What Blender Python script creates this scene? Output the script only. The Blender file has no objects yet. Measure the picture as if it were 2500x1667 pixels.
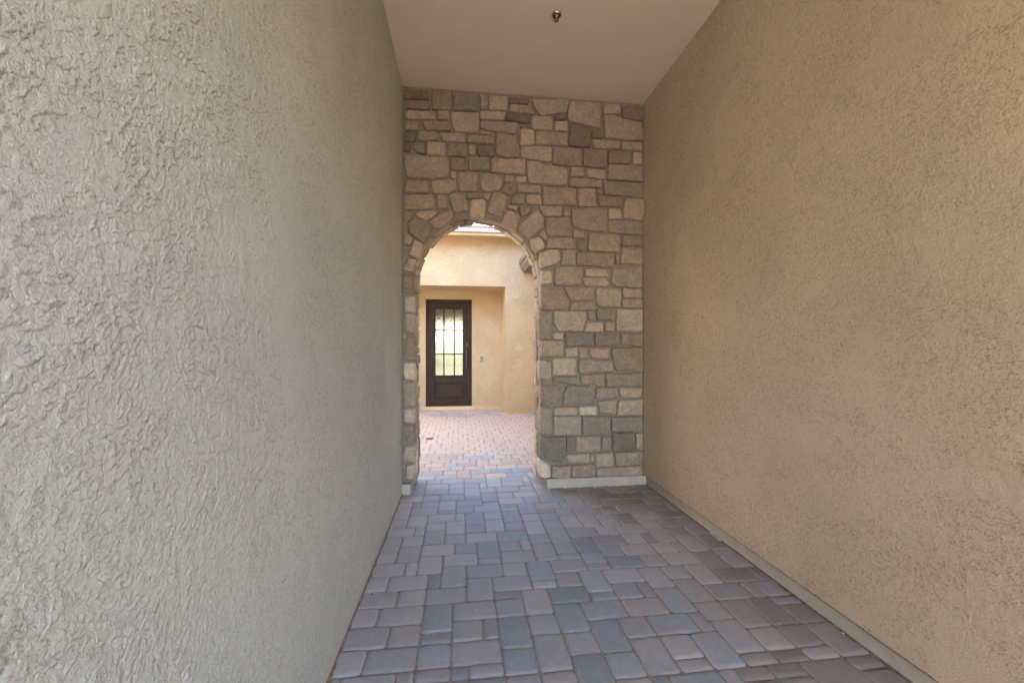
import bpy, bmesh, math, random
import numpy as np
from mathutils import Vector, noise, Matrix

# ------------------------------------------------------------------ camera, sky, sun, exposure
sc = bpy.context.scene
C = sc.collection
H = 1.435                                  # eye height
TH = math.atan(124 / 1018)                 # camera turned a little to the right of the passage axis
cam = bpy.data.cameras.new('camera')
cam_o = bpy.data.objects.new('camera', cam)
C.objects.link(cam_o)
cam_o.location = (0, 0, H)
cam_o.rotation_euler = (math.pi / 2, 0, -TH)
cam.sensor_width = 36
cam.lens = 36 * 1018 / 2500
cam.shift_y = 11.5 / 2500
cam.clip_start = 0.05
cam.clip_end = 600
sc.camera = cam_o

SUN_EL, SUN_AZ = math.radians(44), math.radians(100)      # azimuth measured from +Y towards +X
world = bpy.data.worlds.new('World')
sc.world = world
world.use_nodes = True
wn, wl = world.node_tree.nodes, world.node_tree.links
wn.clear()
sky = wn.new('ShaderNodeTexSky')
sky.sky_type = 'NISHITA'
sky.sun_disc = False
sky.sun_elevation = SUN_EL
sky.sun_rotation = SUN_AZ
sky.air_density = 1.0
sky.dust_density = 1.2
sky.ozone_density = 1.0
hsv = wn.new('ShaderNodeHueSaturation')
hsv.inputs['Saturation'].default_value = 1.0
bg = wn.new('ShaderNodeBackground')
bg.inputs['Strength'].default_value = 0.15
wo = wn.new('ShaderNodeOutputWorld')
wl.new(sky.outputs[0], hsv.inputs['Color'])
wl.new(hsv.outputs[0], bg.inputs['Color'])
wl.new(bg.outputs[0], wo.inputs['Surface'])

sun = bpy.data.lights.new('sun', 'SUN')
sun.energy = 2.5
sun.angle = math.radians(0.5)
sun.color = (1.0, 0.93, 0.82)
sun_o = bpy.data.objects.new('sun', sun)
C.objects.link(sun_o)
sd = Vector((math.sin(SUN_AZ) * math.cos(SUN_EL), math.cos(SUN_AZ) * math.cos(SUN_EL), math.sin(SUN_EL)))
sun_o.rotation_euler = sd.to_track_quat('Z', 'Y').to_euler()
sun_o.location = (0, 0, 20)

sc.view_settings.view_transform = 'Standard'
sc.view_settings.look = 'None'
sc.view_settings.exposure = 4.22
sc.view_settings.gamma = 1
sc.view_settings.use_curve_mapping = False
sc.cycles.max_bounces = 14
sc.cycles.diffuse_bounces = 8
sc.cycles.transmission_bounces = 8
sc.cycles.caustics_refractive = False
sc.cycles.caustics_reflective = False

# ------------------------------------------------------------------ materials
def newmat(name):
    m = bpy.data.materials.new(name)
    m.use_nodes = True
    nt = m.node_tree
    return m, nt, nt.nodes['Principled BSDF']

def nd(nt, t, **kw):
    n = nt.nodes.new(t)
    for k, v in kw.items():
        if k in n.inputs: n.inputs[k].default_value = v
        else: setattr(n, k, v)
    return n

def mth(nt, op, a, b=None, clamp=False):
    n = nt.nodes.new('ShaderNodeMath'); n.operation = op; n.use_clamp = clamp
    for i, x in enumerate((a, b)):
        if x is None: continue
        if isinstance(x, (int, float)): n.inputs[i].default_value = x
        else: nt.links.new(x, n.inputs[i])
    return n.outputs[0]

def smooth(nt, x, lo, hi, a=0.0, b=1.0):
    n = nt.nodes.new('ShaderNodeMapRange'); n.interpolation_type = 'SMOOTHSTEP'
    n.inputs['From Min'].default_value = lo; n.inputs['From Max'].default_value = hi
    n.inputs['To Min'].default_value = a; n.inputs['To Max'].default_value = b
    nt.links.new(x, n.inputs['Value']); return n.outputs['Result']

def mixc(nt, f, a, b, mode='MIX'):
    n = nt.nodes.new('ShaderNodeMix'); n.data_type = 'RGBA'; n.blend_type = mode
    if isinstance(f, (int, float)): n.inputs[0].default_value = f
    else: nt.links.new(f, n.inputs[0])
    for i, x in ((6, a), (7, b)):
        if isinstance(x, tuple): n.inputs[i].default_value = (*x[:3], 1)
        else: nt.links.new(x, n.inputs[i])
    return n.outputs[2]

def noi(nt, vec, scale, detail=2.0, rough=.5, dist=0.0, dim='3D'):
    n = nd(nt, 'ShaderNodeTexNoise', Scale=scale, Detail=detail, Roughness=rough, Distortion=dist)
    nt.links.new(vec, n.inputs['Vector']); return n.outputs['Fac']

def geo(nt):
    return nt.nodes.new('ShaderNodeNewGeometry').outputs['Position']

def sepz(nt, v):
    n = nt.nodes.new('ShaderNodeSeparateXYZ'); nt.links.new(v, n.inputs[0]); return n.outputs

def bump(nt, bsdf, hgt, dist, strength=1.0):
    b = nt.nodes.new('ShaderNodeBump'); b.inputs['Distance'].default_value = dist
    b.inputs['Strength'].default_value = strength
    nt.links.new(hgt, b.inputs['Height']); nt.links.new(b.outputs[0], bsdf.inputs['Normal'])

def stucco(name, col, feat=48, relief=.006, patch=.5, tint=.06, rough=.85):
    """hand trowelled lace stucco: ragged plateaus with sharp lips, smooth trowelled swipes between"""
    m, nt, b = newmat(name)
    p = geo(nt)
    # slow warp so that the swipes change direction over the wall
    w = nt.nodes.new('ShaderNodeTexNoise'); w.inputs['Scale'].default_value = 1.7; w.inputs['Detail'].default_value = 2
    nt.links.new(p, w.inputs['Vector'])
    sub = nt.nodes.new('ShaderNodeVectorMath'); sub.operation = 'SUBTRACT'; nt.links.new(w.outputs['Color'], sub.inputs[0]); sub.inputs[1].default_value = (.5, .5, .5)
    scl = nt.nodes.new('ShaderNodeVectorMath'); scl.operation = 'SCALE'; nt.links.new(sub.outputs[0], scl.inputs[0]); scl.inputs['Scale'].default_value = .07
    add = nt.nodes.new('ShaderNodeVectorMath'); nt.links.new(p, add.inputs[0]); nt.links.new(scl.outputs[0], add.inputs[1])
    mp = nt.nodes.new('ShaderNodeMapping'); nt.links.new(add.outputs[0], mp.inputs[0]); mp.inputs['Scale'].default_value = (.62, .62, 1.0)
    mp.inputs['Rotation'].default_value = (.35, 0, .1)
    v = mp.outputs[0]
    n1 = noi(nt, v, feat, 3.5, .62, .25)
    plate = smooth(nt, n1, .465, .515)
    n2 = noi(nt, v, feat * 2.1, 3, .6, .2)
    plate2 = smooth(nt, n2, .48, .56)
    n3 = noi(nt, v, feat * 5, 2, .6)
    mask = smooth(nt, noi(nt, v, 5.5, 3, .55), patch - .09, patch + .05)      # smooth swipes
    mask2 = smooth(nt, noi(nt, p, 2.2, 2, .5), .35, .65, .45, 1.0)
    h = mth(nt, 'ADD', mth(nt, 'MULTIPLY', plate, 1.0), mth(nt, 'MULTIPLY', plate2, .38))
    h = mth(nt, 'MULTIPLY', h, mth(nt, 'MULTIPLY', mth(nt, 'ADD', mask, .28), mask2))
    h = mth(nt, 'ADD', h, mth(nt, 'MULTIPLY', n3, .13))
    bump(nt, b, h, relief, 1.0)
    big = noi(nt, p, .9, 3, .5)
    dark = tuple(x * (1 - tint) for x in col); lite = tuple(min(1, x * (1 + tint)) for x in col)
    c1 = mixc(nt, smooth(nt, big, .3, .7), dark, lite)
    # base colour a little darker in the low parts of the relief
    c2 = mixc(nt, mth(nt, 'MULTIPLY', mth(nt, 'SUBTRACT', 1.0, plate), .13), c1, tuple(x * .62 for x in col))
    nt.links.new(c2, b.inputs['Base Color'])
    b.inputs['Roughness'].default_value = rough
    b.inputs['Specular IOR Level'].default_value = .25
    return m

M = {}
def stucco_grain(name, col):
    """finish of the modelled relief: fine sand grain and faint blotches of the paint"""
    m, nt, b = newmat(name); p = geo(nt)
    big = noi(nt, p, 1.1, 4, .55); mid = noi(nt, p, 14, 4, .6); fine = noi(nt, p, 420, 3, .7); f2 = noi(nt, p, 1100, 2, .6)
    c = mixc(nt, smooth(nt, big, .3, .7), tuple(x * .94 for x in col), tuple(x * 1.05 for x in col))
    c = mixc(nt, smooth(nt, mid, .4, .7, 0, .12), c, tuple(x * .8 for x in col))
    at = nt.nodes.new('ShaderNodeAttribute'); at.attribute_name = 'lip_shade'      # shade under the lips of the relief, painted in brown
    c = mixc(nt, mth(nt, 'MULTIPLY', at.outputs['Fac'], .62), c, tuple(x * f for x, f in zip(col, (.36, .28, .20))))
    nt.links.new(c, b.inputs['Base Color']); b.inputs['Roughness'].default_value = .95; b.inputs['Specular IOR Level'].default_value = .12
    lace = smooth(nt, noi(nt, p, 120, 3, .65, .3), .44, .52)
    hh = mth(nt, 'ADD', mth(nt, 'ADD', mth(nt, 'MULTIPLY', fine, .5), mth(nt, 'MULTIPLY', f2, .25)), mth(nt, 'MULTIPLY', lace, .55))
    bump(nt, b, hh, .0024, .8)
    return m
M['stucco'] = stucco_grain('passage_stucco_cool_lit', (.555, .56, .515))  # cool light of the left side tinted into the base colour
M['stucco_warm_lit'] = stucco_grain('passage_stucco_warm_lit', (.645, .535, .395))  # warm light of the right side tinted into the base colour
M['house_stucco'] = stucco('house_stucco', (.60, .475, .30), feat=48, relief=.0045, patch=.36, tint=.03)

def plain(name, col, rough=.6, metal=0.0, var=.08, scale=20, bmp=0.0, spec=.4):
    m, nt, b = newmat(name)
    p = geo(nt)
    n = noi(nt, p, scale, 4, .6)
    c = mixc(nt, smooth(nt, n, .3, .7), tuple(x * (1 - var) for x in col), tuple(min(1, x * (1 + var)) for x in col))
    nt.links.new(c, b.inputs['Base Color'])
    b.inputs['Roughness'].default_value = rough
    b.inputs['Metallic'].default_value = metal
    b.inputs['Specular IOR Level'].default_value = spec
    if bmp: bump(nt, b, noi(nt, p, scale * 6, 3, .6), bmp)
    return m

M['ceiling'] = plain('ceiling_paint', (.80, .69, .545), .85, var=.02, scale=3, bmp=.002)
M['band'] = None
def band_mat(name, col, top):
    """painted footing: smooth, with rust and dust washed down from the metal edge above it"""
    m, nt, b = newmat(name)
    p = geo(nt); z = sepz(nt, p)[2]
    n = noi(nt, p, 9, 5, .65)
    c = mixc(nt, smooth(nt, n, .3, .75), tuple(x * .88 for x in col), tuple(x * 1.08 for x in col))
    edge = smooth(nt, mth(nt, 'ADD', z, mth(nt, 'MULTIPLY', n, .03)), top + .008, top + .022)
    c = mixc(nt, mth(nt, 'MULTIPLY', edge, .75), c, (.13, .075, .03))
    mp = nt.nodes.new('ShaderNodeMapping'); nt.links.new(p, mp.inputs[0]); mp.inputs['Scale'].default_value = (1, 1, .12)
    s = smooth(nt, noi(nt, mp.outputs[0], 60, 4, .7), .62, .72)
    c = mixc(nt, mth(nt, 'MULTIPLY', s, .35), c, tuple(x * .45 for x in col))
    nt.links.new(c, b.inputs['Base Color']); b.inputs['Roughness'].default_value = .6
    bump(nt, b, noi(nt, p, 70, 4, .6), .0012)
    return m
M['band'] = band_mat('footing_paint', (.50, .475, .405), .092)
M['house_band'] = plain('house_footing_paint', (.60, .45, .26), .7)

def stone_mat(name, col, col2):
    m, nt, b = newmat(name)
    p = geo(nt)
    oi = nt.nodes.new('ShaderNodeObjectInfo')
    off = nt.nodes.new('ShaderNodeVectorMath'); off.operation = 'ADD'
    sc_ = nt.nodes.new('ShaderNodeVectorMath'); sc_.operation = 'SCALE'
    cmb = nt.nodes.new('ShaderNodeCombineXYZ')
    for i in range(3): nt.links.new(oi.outputs['Random'], cmb.inputs[i])
    nt.links.new(cmb.outputs[0], sc_.inputs[0]); sc_.inputs['Scale'].default_value = 37
    nt.links.new(p, off.inputs[0]); nt.links.new(sc_.outputs[0], off.inputs[1])
    v = off.outputs[0]
    n1 = noi(nt, v, 11, 5, .62, .4)
    n2 = noi(nt, v, 34, 5, .68)
    n3 = noi(nt, v, 150, 3, .6)
    c = mixc(nt, smooth(nt, n1, .34, .66), col2, col)
    c = mixc(nt, smooth(nt, n2, .42, .64, 0, .6), c, tuple(x * .6 for x in col))
    c = mixc(nt, smooth(nt, n3, .6, .72, 0, .35), c, tuple(min(1, x * 1.7) for x in col))
    c = mixc(nt, smooth(nt, n3, .3, .4, .4, 0), c, tuple(x * .4 for x in col))
    val = nt.nodes.new('ShaderNodeHueSaturation'); nt.links.new(c, val.inputs['Color'])
    nt.links.new(smooth(nt, oi.outputs['Random'], 0, 1, .85, 1.15), val.inputs['Value'])
    nt.links.new(val.outputs[0], b.inputs['Base Color'])
    b.inputs['Roughness'].default_value = .9
    b.inputs['Specular IOR Level'].default_value = .2
    hgt = mth(nt, 'ADD', mth(nt, 'MULTIPLY', n1, .9), mth(nt, 'MULTIPLY', n2, .75))
    hgt = mth(nt, 'ADD', hgt, mth(nt, 'MULTIPLY', n3, .22))
    bump(nt, b, hgt, .018, 1.0)
    return m
SM = {'d': ((.190, .142, .102), (.145, .112, .085)), 's': ((.225, .205, .175), (.185, .160, .13)), 'g': ((.315, .27, .215), (.255, .21, .165)),
      'b': ((.345, .275, .20), (.26, .205, .15)), 'y': ((.40, .335, .24), (.32, .265, .20)), 'p': ((.43, .335, .25), (.34, .26, .19)),
      'l': ((.53, .44, .33), (.44, .355, .26)), 'L': ((.68, .59, .46), (.58, .48, .36)), 'r': ((.28, .19, .135), (.22, .155, .115))}
MEAN = (.45, .385, .31)
SM = {k: (tuple((x * .68 + m_ * .32) * 1.28 for x, m_ in zip(a, MEAN)), tuple((x * .68 + m_ * .32 * .8) * 1.28 for x, m_ in zip(b_, MEAN))) for k, (a, b_) in SM.items()}
for k, (a, b_) in SM.items(): M['stone_' + k] = stone_mat('fieldstone_' + {'d': 'dark_brown', 's': 'slate_grey', 'g': 'grey', 'b': 'brown', 'y': 'ochre', 'p': 'pink_tan', 'l': 'light_tan', 'L': 'cream', 'r': 'red_brown'}[k], a, b_)
M['mortar'] = plain('mortar', (.31, .27, .215), .95, var=.2, scale=40, bmp=.004, spec=.1)

def paver_mat(name, col, col2):
    m, nt, b = newmat(name)
    p = geo(nt)
    oi = nt.nodes.new('ShaderNodeObjectInfo')
    n0 = noi(nt, p, 7, 3, .5, .5)
    n1 = noi(nt, p, 26, 4, .6)
    n2 = noi(nt, p, 190, 3, .75)
    n3 = noi(nt, p, 420, 2, .7)
    c = mixc(nt, smooth(nt, n0, .38, .64), col, col2)
    c = mixc(nt, smooth(nt, n1, .35, .65, .0, .25), c, tuple(x * .72 for x in col))
    c = mixc(nt, smooth(nt, n2, .57, .66, 0, .35), c, tuple(min(1, x * 1.55) for x in col))
    c = mixc(nt, smooth(nt, n2, .36, .43, .42, 0), c, tuple(x * .5 for x in col))
    # sandy dust caught along the tumbled edges (vertex attribute written by the mesh)
    at = nt.nodes.new('ShaderNodeAttribute'); at.attribute_name = 'edge'
    c = mixc(nt, mth(nt, 'MULTIPLY', at.outputs['Fac'], smooth(nt, n1, .3, .6, .1, .5)), c, (.36, .335, .31))
    val = nt.nodes.new('ShaderNodeHueSaturation'); nt.links.new(c, val.inputs['Color'])
    nt.links.new(smooth(nt, oi.outputs['Random'], 0, 1, .9, 1.1), val.inputs['Value'])
    nt.links.new(val.outputs[0], b.inputs['Base Color'])
    b.inputs['Roughness'].default_value = .6
    b.inputs['Specular IOR Level'].default_value = .45
    bump(nt, b, mth(nt, 'ADD', mth(nt, 'MULTIPLY', n1, 1.2), mth(nt, 'ADD', n2, mth(nt, 'MULTIPLY', n3, .6))), .0034, 1.0)
    return m
PB = 1.08
PMEAN = (.32, .31, .31)
PM = {'m': ('mauve', (.345, .335, .345), (.375, .345, .345)), 't': ('taupe', (.365, .34, .325), (.395, .355, .33)), 'b': ('blue_grey', (.29, .325, .345), (.335, .33, .34)),
      'B': ('slate_blue', (.215, .255, .28), (.255, .285, .30)), 'v': ('plum_grey', (.27, .26, .27), (.305, .27, .265)), 'r': ('rose_brown', (.33, .265, .24), (.29, .265, .255)),
      'R': ('red_brown', (.275, .205, .18), (.235, .20, .19)), 'd': ('charcoal', (.205, .205, .205), (.24, .21, .20)), 'c': ('rose_tan', (.455, .345, .27), (.425, .335, .27)), 'C': ('warm_tan', (.465, .37, .285), (.44, .345, .27))}
PM = {k: (n_, tuple(x * .78 + m_ * .22 for x, m_ in zip(a, PMEAN)), tuple(x * .78 + m_ * .22 for x, m_ in zip(b_, PMEAN))) if k not in 'cC' else (n_, a, b_) for k, (n_, a, b_) in PM.items()}
for k, (n_, a, b_) in PM.items(): M['paver_' + k] = paver_mat('paver_' + n_, tuple(x * f * PB for x, f in zip(a, (.98, 1, 1.0))), tuple(x * f * PB for x, f in zip(b_, (.99, 1, 1.02))))
M['sand'] = plain('joint_sand', (.28, .24, .195), .98, var=.25, scale=60, bmp=.002, spec=.1)
M['concrete'] = plain('driveway_concrete', (.26, .24, .22), .9, var=.12, scale=3, bmp=.001)
M['bounce_building'] = stucco('bounce_stucco', (.62, .43, .26), relief=.006)
M['earth'] = plain('desert_earth', (.33, .24, .16), .95, var=.2, scale=.6)
M['bronze'] = plain('dark_bronze_paint', (.036, .021, .013), .6, var=.25, scale=9, bmp=.0004, spec=.3)
M['bronze_lite'] = plain('worn_bronze', (.11, .08, .055), .5, .4, var=.2, scale=30)
M['chrome'] = plain('brushed_chrome', (.62, .58, .52), .22, 1.0, var=.1, scale=80)
M['brass'] = plain('dull_brass', (.30, .23, .13), .4, .9, var=.2, scale=80)
M['fascia'] = plain('fascia_paint', (.50, .385, .32), .6, var=.04, scale=4)
M['trim'] = plain('trim_cream', (.66, .52, .32), .7, var=.04, scale=4)
M['eave_brown'] = plain('weathered_eave_paint', (.20, .155, .12), .6, var=.08, scale=6)
M['tile'] = plain('clay_roof_tile', (.40, .25, .16), .85, var=.2, scale=8, bmp=.001)
M['interior'] = plain('interior_plaster', (.55, .47, .36), .8, var=.03)
M['interior_floor'] = plain('interior_floor_tile', (.38, .32, .25), .35, var=.06)
M['leaf'] = plain('dry_leaf', (.24, .20, .16), .8, var=.3, scale=60)
M['white'] = plain('white_bit', (.75, .71, .64), .7, var=.05, scale=60)
M['grey_bit'] = plain('crumb_grey', (.5, .47, .42), .9, var=.2, scale=60)
M['dark_bit'] = plain('crumb_dark', (.03, .025, .02), .9, var=.2, scale=60)
M['plastic'] = plain('doorbell_plastic', (.045, .035, .03), .4, var=.1)
M['grass'] = plain('lawn', (.26, .26, .17), .9, var=.3, scale=4, bmp=.01)
M['hedge'] = plain('hedge_leaf', (.17, .19, .11), .7, var=.5, scale=8)
M['bark'] = plain('bark', (.12, .09, .06), .9, var=.3, scale=20)
M['roofing'] = plain('roof_membrane', (.35, .30, .25), .9)

def rain_glass():
    m, nt, b = newmat('rain_glass')
    nt.nodes.remove(b)
    g = nt.nodes.new('ShaderNodeBsdfGlass'); g.inputs['IOR'].default_value = 1.38; g.inputs['Roughness'].default_value = .06
    g.inputs['Color'].default_value = (.60, .59, .54, 1)
    p = geo(nt)
    mp = nt.nodes.new('ShaderNodeMapping'); nt.links.new(p, mp.inputs[0]); mp.inputs['Scale'].default_value = (1, 1, .22)
    h = noi(nt, mp.outputs[0], 60, 3, .6, .3)
    bp = nt.nodes.new('ShaderNodeBump'); bp.inputs['Distance'].default_value = .012; bp.inputs['Strength'].default_value = .9
    nt.links.new(h, bp.inputs['Height']); nt.links.new(bp.outputs[0], g.inputs['Normal'])
    nt.links.new(g.outputs[0], nt.nodes['Material Output'].inputs['Surface'])
    return m
M['glass'] = rain_glass()

# ------------------------------------------------------------------ object helpers
def link(name, me, mat=None, parent=None, shade=False):
    o = bpy.data.objects.new(name, me); C.objects.link(o)
    if mat is not None and not me.materials: me.materials.append(mat)
    if parent is not None: o.parent = parent
    if shade:
        for p in me.polygons: p.use_smooth = True
    return o

def from_bm(name, bm, mat, parent=None, shade=False):
    me = bpy.data.meshes.new(name); bm.normal_update(); bm.to_mesh(me); bm.free()
    return link(name, me, mat, parent, shade)

def empty(name, loc, label=None, cat=None, kind=None, group=None):
    o = bpy.data.objects.new(name, None); C.objects.link(o); o.location = loc
    o.empty_display_size = .1
    tag(o, label, cat, kind, group); return o

def tag(o, label=None, cat=None, kind=None, group=None):
    if label: o['label'] = label
    if cat: o['category'] = cat
    if kind: o['kind'] = kind
    if group: o['group'] = group
    return o

def keep_parent(o, parent):
    """parent without moving: the empties here are unrotated, so an offset is enough"""
    o.parent = parent
    o.matrix_parent_inverse = Matrix.Translation(-Vector(parent.location))
    return o

def box(bm, x0, x1, y0, y1, z0, z1):
    v = [bm.verts.new((x, y, z)) for z in (z0, z1) for y in (y0, y1) for x in (x0, x1)]
    for f in ((0, 2, 3, 1), (4, 5, 7, 6), (0, 1, 5, 4), (2, 6, 7, 3), (0, 4, 6, 2), (1, 3, 7, 5)):
        bm.faces.new([v[i] for i in f])

def boxes(name, lst, mat, parent=None, bevel=0.0, inv=None, seg=2):
    bm = bmesh.new()
    for b in lst: box(bm, *b)
    if bevel: bmesh.ops.bevel(bm, geom=bm.edges[:], offset=bevel, segments=seg, affect='EDGES', profile=.5)
    o = from_bm(name, bm, mat)
    if parent is not None: keep_parent(o, parent)
    return o

def prism(bm, pts, y0, y1):
    """profile (x,z) pulled along Y"""
    a = [bm.verts.new((x, y0, z)) for x, z in pts]; b = [bm.verts.new((x, y1, z)) for x, z in pts]
    bm.faces.new(a); bm.faces.new(b[::-1])
    n = len(pts)
    for i in range(n): bm.faces.new((a[i], b[i], b[(i + 1) % n], a[(i + 1) % n]))
    bmesh.ops.recalc_face_normals(bm, faces=bm.faces[:])

def prism_x(bm, pts, x0, x1):
    a = [bm.verts.new((x0, y, z)) for y, z in pts]; b = [bm.verts.new((x1, y, z)) for y, z in pts]
    bm.faces.new(a); bm.faces.new(b[::-1])
    n = len(pts)
    for i in range(n): bm.faces.new((a[i], b[i], b[(i + 1) % n], a[(i + 1) % n]))
    bmesh.ops.recalc_face_normals(bm, faces=bm.faces[:])

def lathe(bm, prof, c, n=24):
    """(radius, z) profile round a vertical axis through c"""
    rings = []
    for r, z in prof:
        rings.append([bm.verts.new((c[0] + r * math.cos(2 * math.pi * i / n), c[1] + r * math.sin(2 * math.pi * i / n), c[2] + z)) for i in range(n)])
    for a, b in zip(rings, rings[1:]):
        for i in range(n): bm.faces.new((a[i], a[(i + 1) % n], b[(i + 1) % n], b[i]))
    bm.faces.new(rings[0][::-1]); bm.faces.new(rings[-1])
    bmesh.ops.recalc_face_normals(bm, faces=bm.faces[:])

# ------------------------------------------------------------------ key dimensions (metres)
XL, XR = -.574, 1.9106            # faces of the side walls
F = 4.147                         # face of the stone wall
FB = 4.58                         # back of the stone wall
CZ = 3.97                         # ceiling
Y0 = -2.5                         # open end of the passage behind the camera
AX, AR, AS = .179, .6265, 2.07    # arch centre, radius, spring line
YF, YR = 8.805, 9.571             # house front face, recess back face
U = .0547 * H; PX0 = -.1966 * H; PY0 = .0065 * H

# ------------------------------------------------------------------ ground
def sheet(name, x0, x1, y0, y1, z, mat):
    bm = bmesh.new(); v = [bm.verts.new(p) for p in ((x0, y0, z), (x1, y0, z), (x1, y1, z), (x0, y1, z))]; bm.faces.new(v)
    return tag(from_bm(name, bm, mat), kind='structure')
sheet('ground', -200, 200, -200, 200, -.07, M['earth'])
sheet('driveway', -14, 14, -16, Y0 - .001, -.002, M['concrete'])
lawn = sheet('lawn', -12, 12, 16.2, 40, .02, M['grass'])

paving = tag(boxes('paving', [(-8.5, 6.0, Y0, YR + .2, -.06, -.0095)], M['sand']), kind='structure')

PAV = '''-4,24,2,2,m;-2,24,3,2,m;1,24,2,2,b;3,24,3,2,m;-4,26,3,2,v;-1,26,2,2,t;1,26,2,1,v;1,27,2,3,B;3,26,2,2,m;5,26,1,2,v;-4,28,2,2,m;-2,28,3,2,t;3,28,3,2,m;-4,30,3,2,t;-1,30,2,2,t;1,30,3,2,m;4,30,2,3,m;-4,32,2,2,t;-2,32,3,2,t;1,32,1,2,B;2,32,2,3,m;4,33,3,2,b;-4,34,3,2,t;-1,34,1,2,t;0,34,2,3,t;2,35,3,2,m;5,35,2,1,m;5,36,2,3,B;-4,36,2,2,t;-2,36,2,3,t;0,37,3,2,t;3,37,2,2,b;-4,38,2,3,t;-2,39,2,2,t;0,39,2,3,m;2,39,2,2,b;4,39,3,2,m;-4,41,3,2,t;-1,41,1,2,t;0,42,2,2,m;2,41,2,3,m;4,41,2,2,b;4,43,2,3,B;-4,43,2,2,t;-2,43,2,3,t;0,44,3,2,m;3,44,1,2,m;-4,45,2,3,t;-2,46,3,2,t;1,46,2,1,b;1,47,2,3,m;3,46,2,2,m;5,46,3,2,m;-4,48,2,2,t;-2,48,1,2,b;-1,48,2,2,b;3,48,3,2,m;-4,50,3,2,t;-1,50,2,2,t;1,50,3,2,m;-3,52,2,3,b;-1,52,3,2,m;2,52,2,2,b;4,50,2,1,b;4,51,2,3,m;6,48,2,1,b;6,49,2,3,b;6,52,2,2,m;8,48,3,2,m;8,50,2,2,b;8,52,3,2,m;8,47,2,1,m;6,44,2,2,m;6,41,2,3,m;8,43,2,3,B;8,41,2,2,t;11,52,2,2,b;10,50,3,2,t;11,48,2,2,t;10,45,2,3,B;10,43,2,2,m;10,40,2,3,m;13,50,2,2,m;13,48,3,2,B;12,46,3,2,t;12,43,2,2,B;12,41,2,2,b;15,50,3,2,d;16,48,2,2,r;14,44,2,2,m;14,41,2,3,t;15,46,3,2,b;18,48,2,3,v;18,46,2,2,v;16,44,3,2,v;16,42,2,2,t;16,41,2,1,t;18,41,2,3,t;19,45,2,1,d;21,44,3,2,r;20,42,2,2,d;20,41,2,1,d;22,42,3,2,t;24,44,3,2,r;20,46,3,2,r;20,48,3,2,R;23,46,2,2,R;23,48,3,2,R;25,46,3,2,v;20,50,2,2,d;22,50,2,2,r;24,50,2,2,v;26,48,2,2,R;18,51,2,1,r;19,39,3,2,t;17,39,2,2,t;22,40,2,2,t;16,37,3,2,v;19,37,2,2,t;21,37,1,2,v;22,37,2,3,t;16,35,2,2,b;18,35,3,2,t;21,35,2,2,t;23,35,1,2,t;24,38,2,2,r;24,35,2,3,t;16,33,3,2,B;19,33,2,2,t;21,33,3,2,t;24,32,2,3,r;14,34,2,2,b;14,33,2,1,b;13,30,2,3,b;15,31,3,2,m;15,29,2,2,b;17,29,1,2,v;18,30,2,3,m;20,31,2,2,t;22,30,2,3,t;13,29,2,1,v;20,28,2,3,t;7,39,3,2,B;7,37,2,2,b;9,37,1,2,m;7,35,3,2,m;10,38,2,2,b;10,35,2,3,t;12,38,2,3,m;12,36,2,2,b;12,35,2,1,v;14,36,2,3,B;14,39,3,2,v;7,33,2,2,m;9,32,2,3,B;9,31,2,1,m;11,33,3,2,t;6,31,3,2,m;11,31,2,2,t;6,30,2,1,v;10,29,3,2,B;6,28,2,2,b;8,28,2,3,m;8,26,2,2,m;6,25,2,3,B;6,23,2,2,B;8,23,2,3,m;10,26,2,3,B;12,27,3,2,B;10,24,2,2,m;12,24,2,3,B;8,22,2,1,v;12,22,2,2,b;15,27,3,2,t;20,26,2,2,t;19,25,1,2,v;16,25,3,2,b;14,25,2,2,m;14,22,2,3,m;16,23,2,2,t;16,22,2,1,t;18,22,2,3,b;20,23,2,3,m;22,25,2,3,r;24,25,2,3,R;22,23,2,2,t;20,22,2,1,t;24,23,2,2,r;26,22,2,3,r;26,25,2,2,R;26,27,2,1,v;18,27,2,3,b;22,28,3,2,v;25,28,1,2,r;26,28,2,2,v;24,30,3,2,R;27,30,1,2,d;10,21,2,3,B;26,32,2,2,r;26,35,2,3,R;26,34,2,1,v;26,38,2,2,v;24,40,2,2,v;25,42,3,2,d;26,40,2,2,R'''
pavers = []
occ = set()
for s_ in PAV.split(';'):
    a, b_, w, d, col = s_.split(','); a, b_, w, d = int(a), int(b_), int(w), int(d)
    pavers.append((a, b_, w, d, col, True))
    for x in range(a, a + w):
        for y in range(b_, b_ + d): occ.add((x, y))
rng = random.Random(11)
def fill(x0, x1, y0, y1, cols):
    """the same three paver sizes laid at random into what is still free"""
    for y in range(y0, y1):
        for x in range(x0, x1):
            if (x, y) in occ: continue
            q = rng.random(); opts = [(3, 2), (2, 2), (2, 3)] if q < .5 else ([(2, 2), (3, 2), (2, 3)] if q < .78 else ([(2, 3), (2, 2), (3, 2)] if q < .93 else [(1, 2), (2, 2), (3, 2)]))
            for w, d in opts + [(2, 1), (1, 2), (1, 1)]:
                cells = [(x + i, y + j) for i in range(w) for j in range(d)]
                if any(c in occ or not (x0 <= c[0] < x1) for c in cells): continue
                if w > 1 and (w, d) != (3, 2) and (x + w, y) not in occ and (x + w + 1, y) in occ and rng.random() < .6: continue
                if y + d > y1: continue
                occ.update(cells); cols_ = cols(x, y)
                pavers.append((x, y, w, d, rng.choice(cols_), False)); break
kx1 = math.ceil((XR - PX0) / U)
fill(-4, 28, -16, 24, lambda x, y: 'mmtvvbBB' if x < 18 else 'mtrrvRd')
fill(-4, 28, 42, 53, lambda x, y: 'mmttb' if x < 12 else 'trRvd')
fill(-4, 16, 53, 58, lambda x, y: 'mmttbbv')
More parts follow.
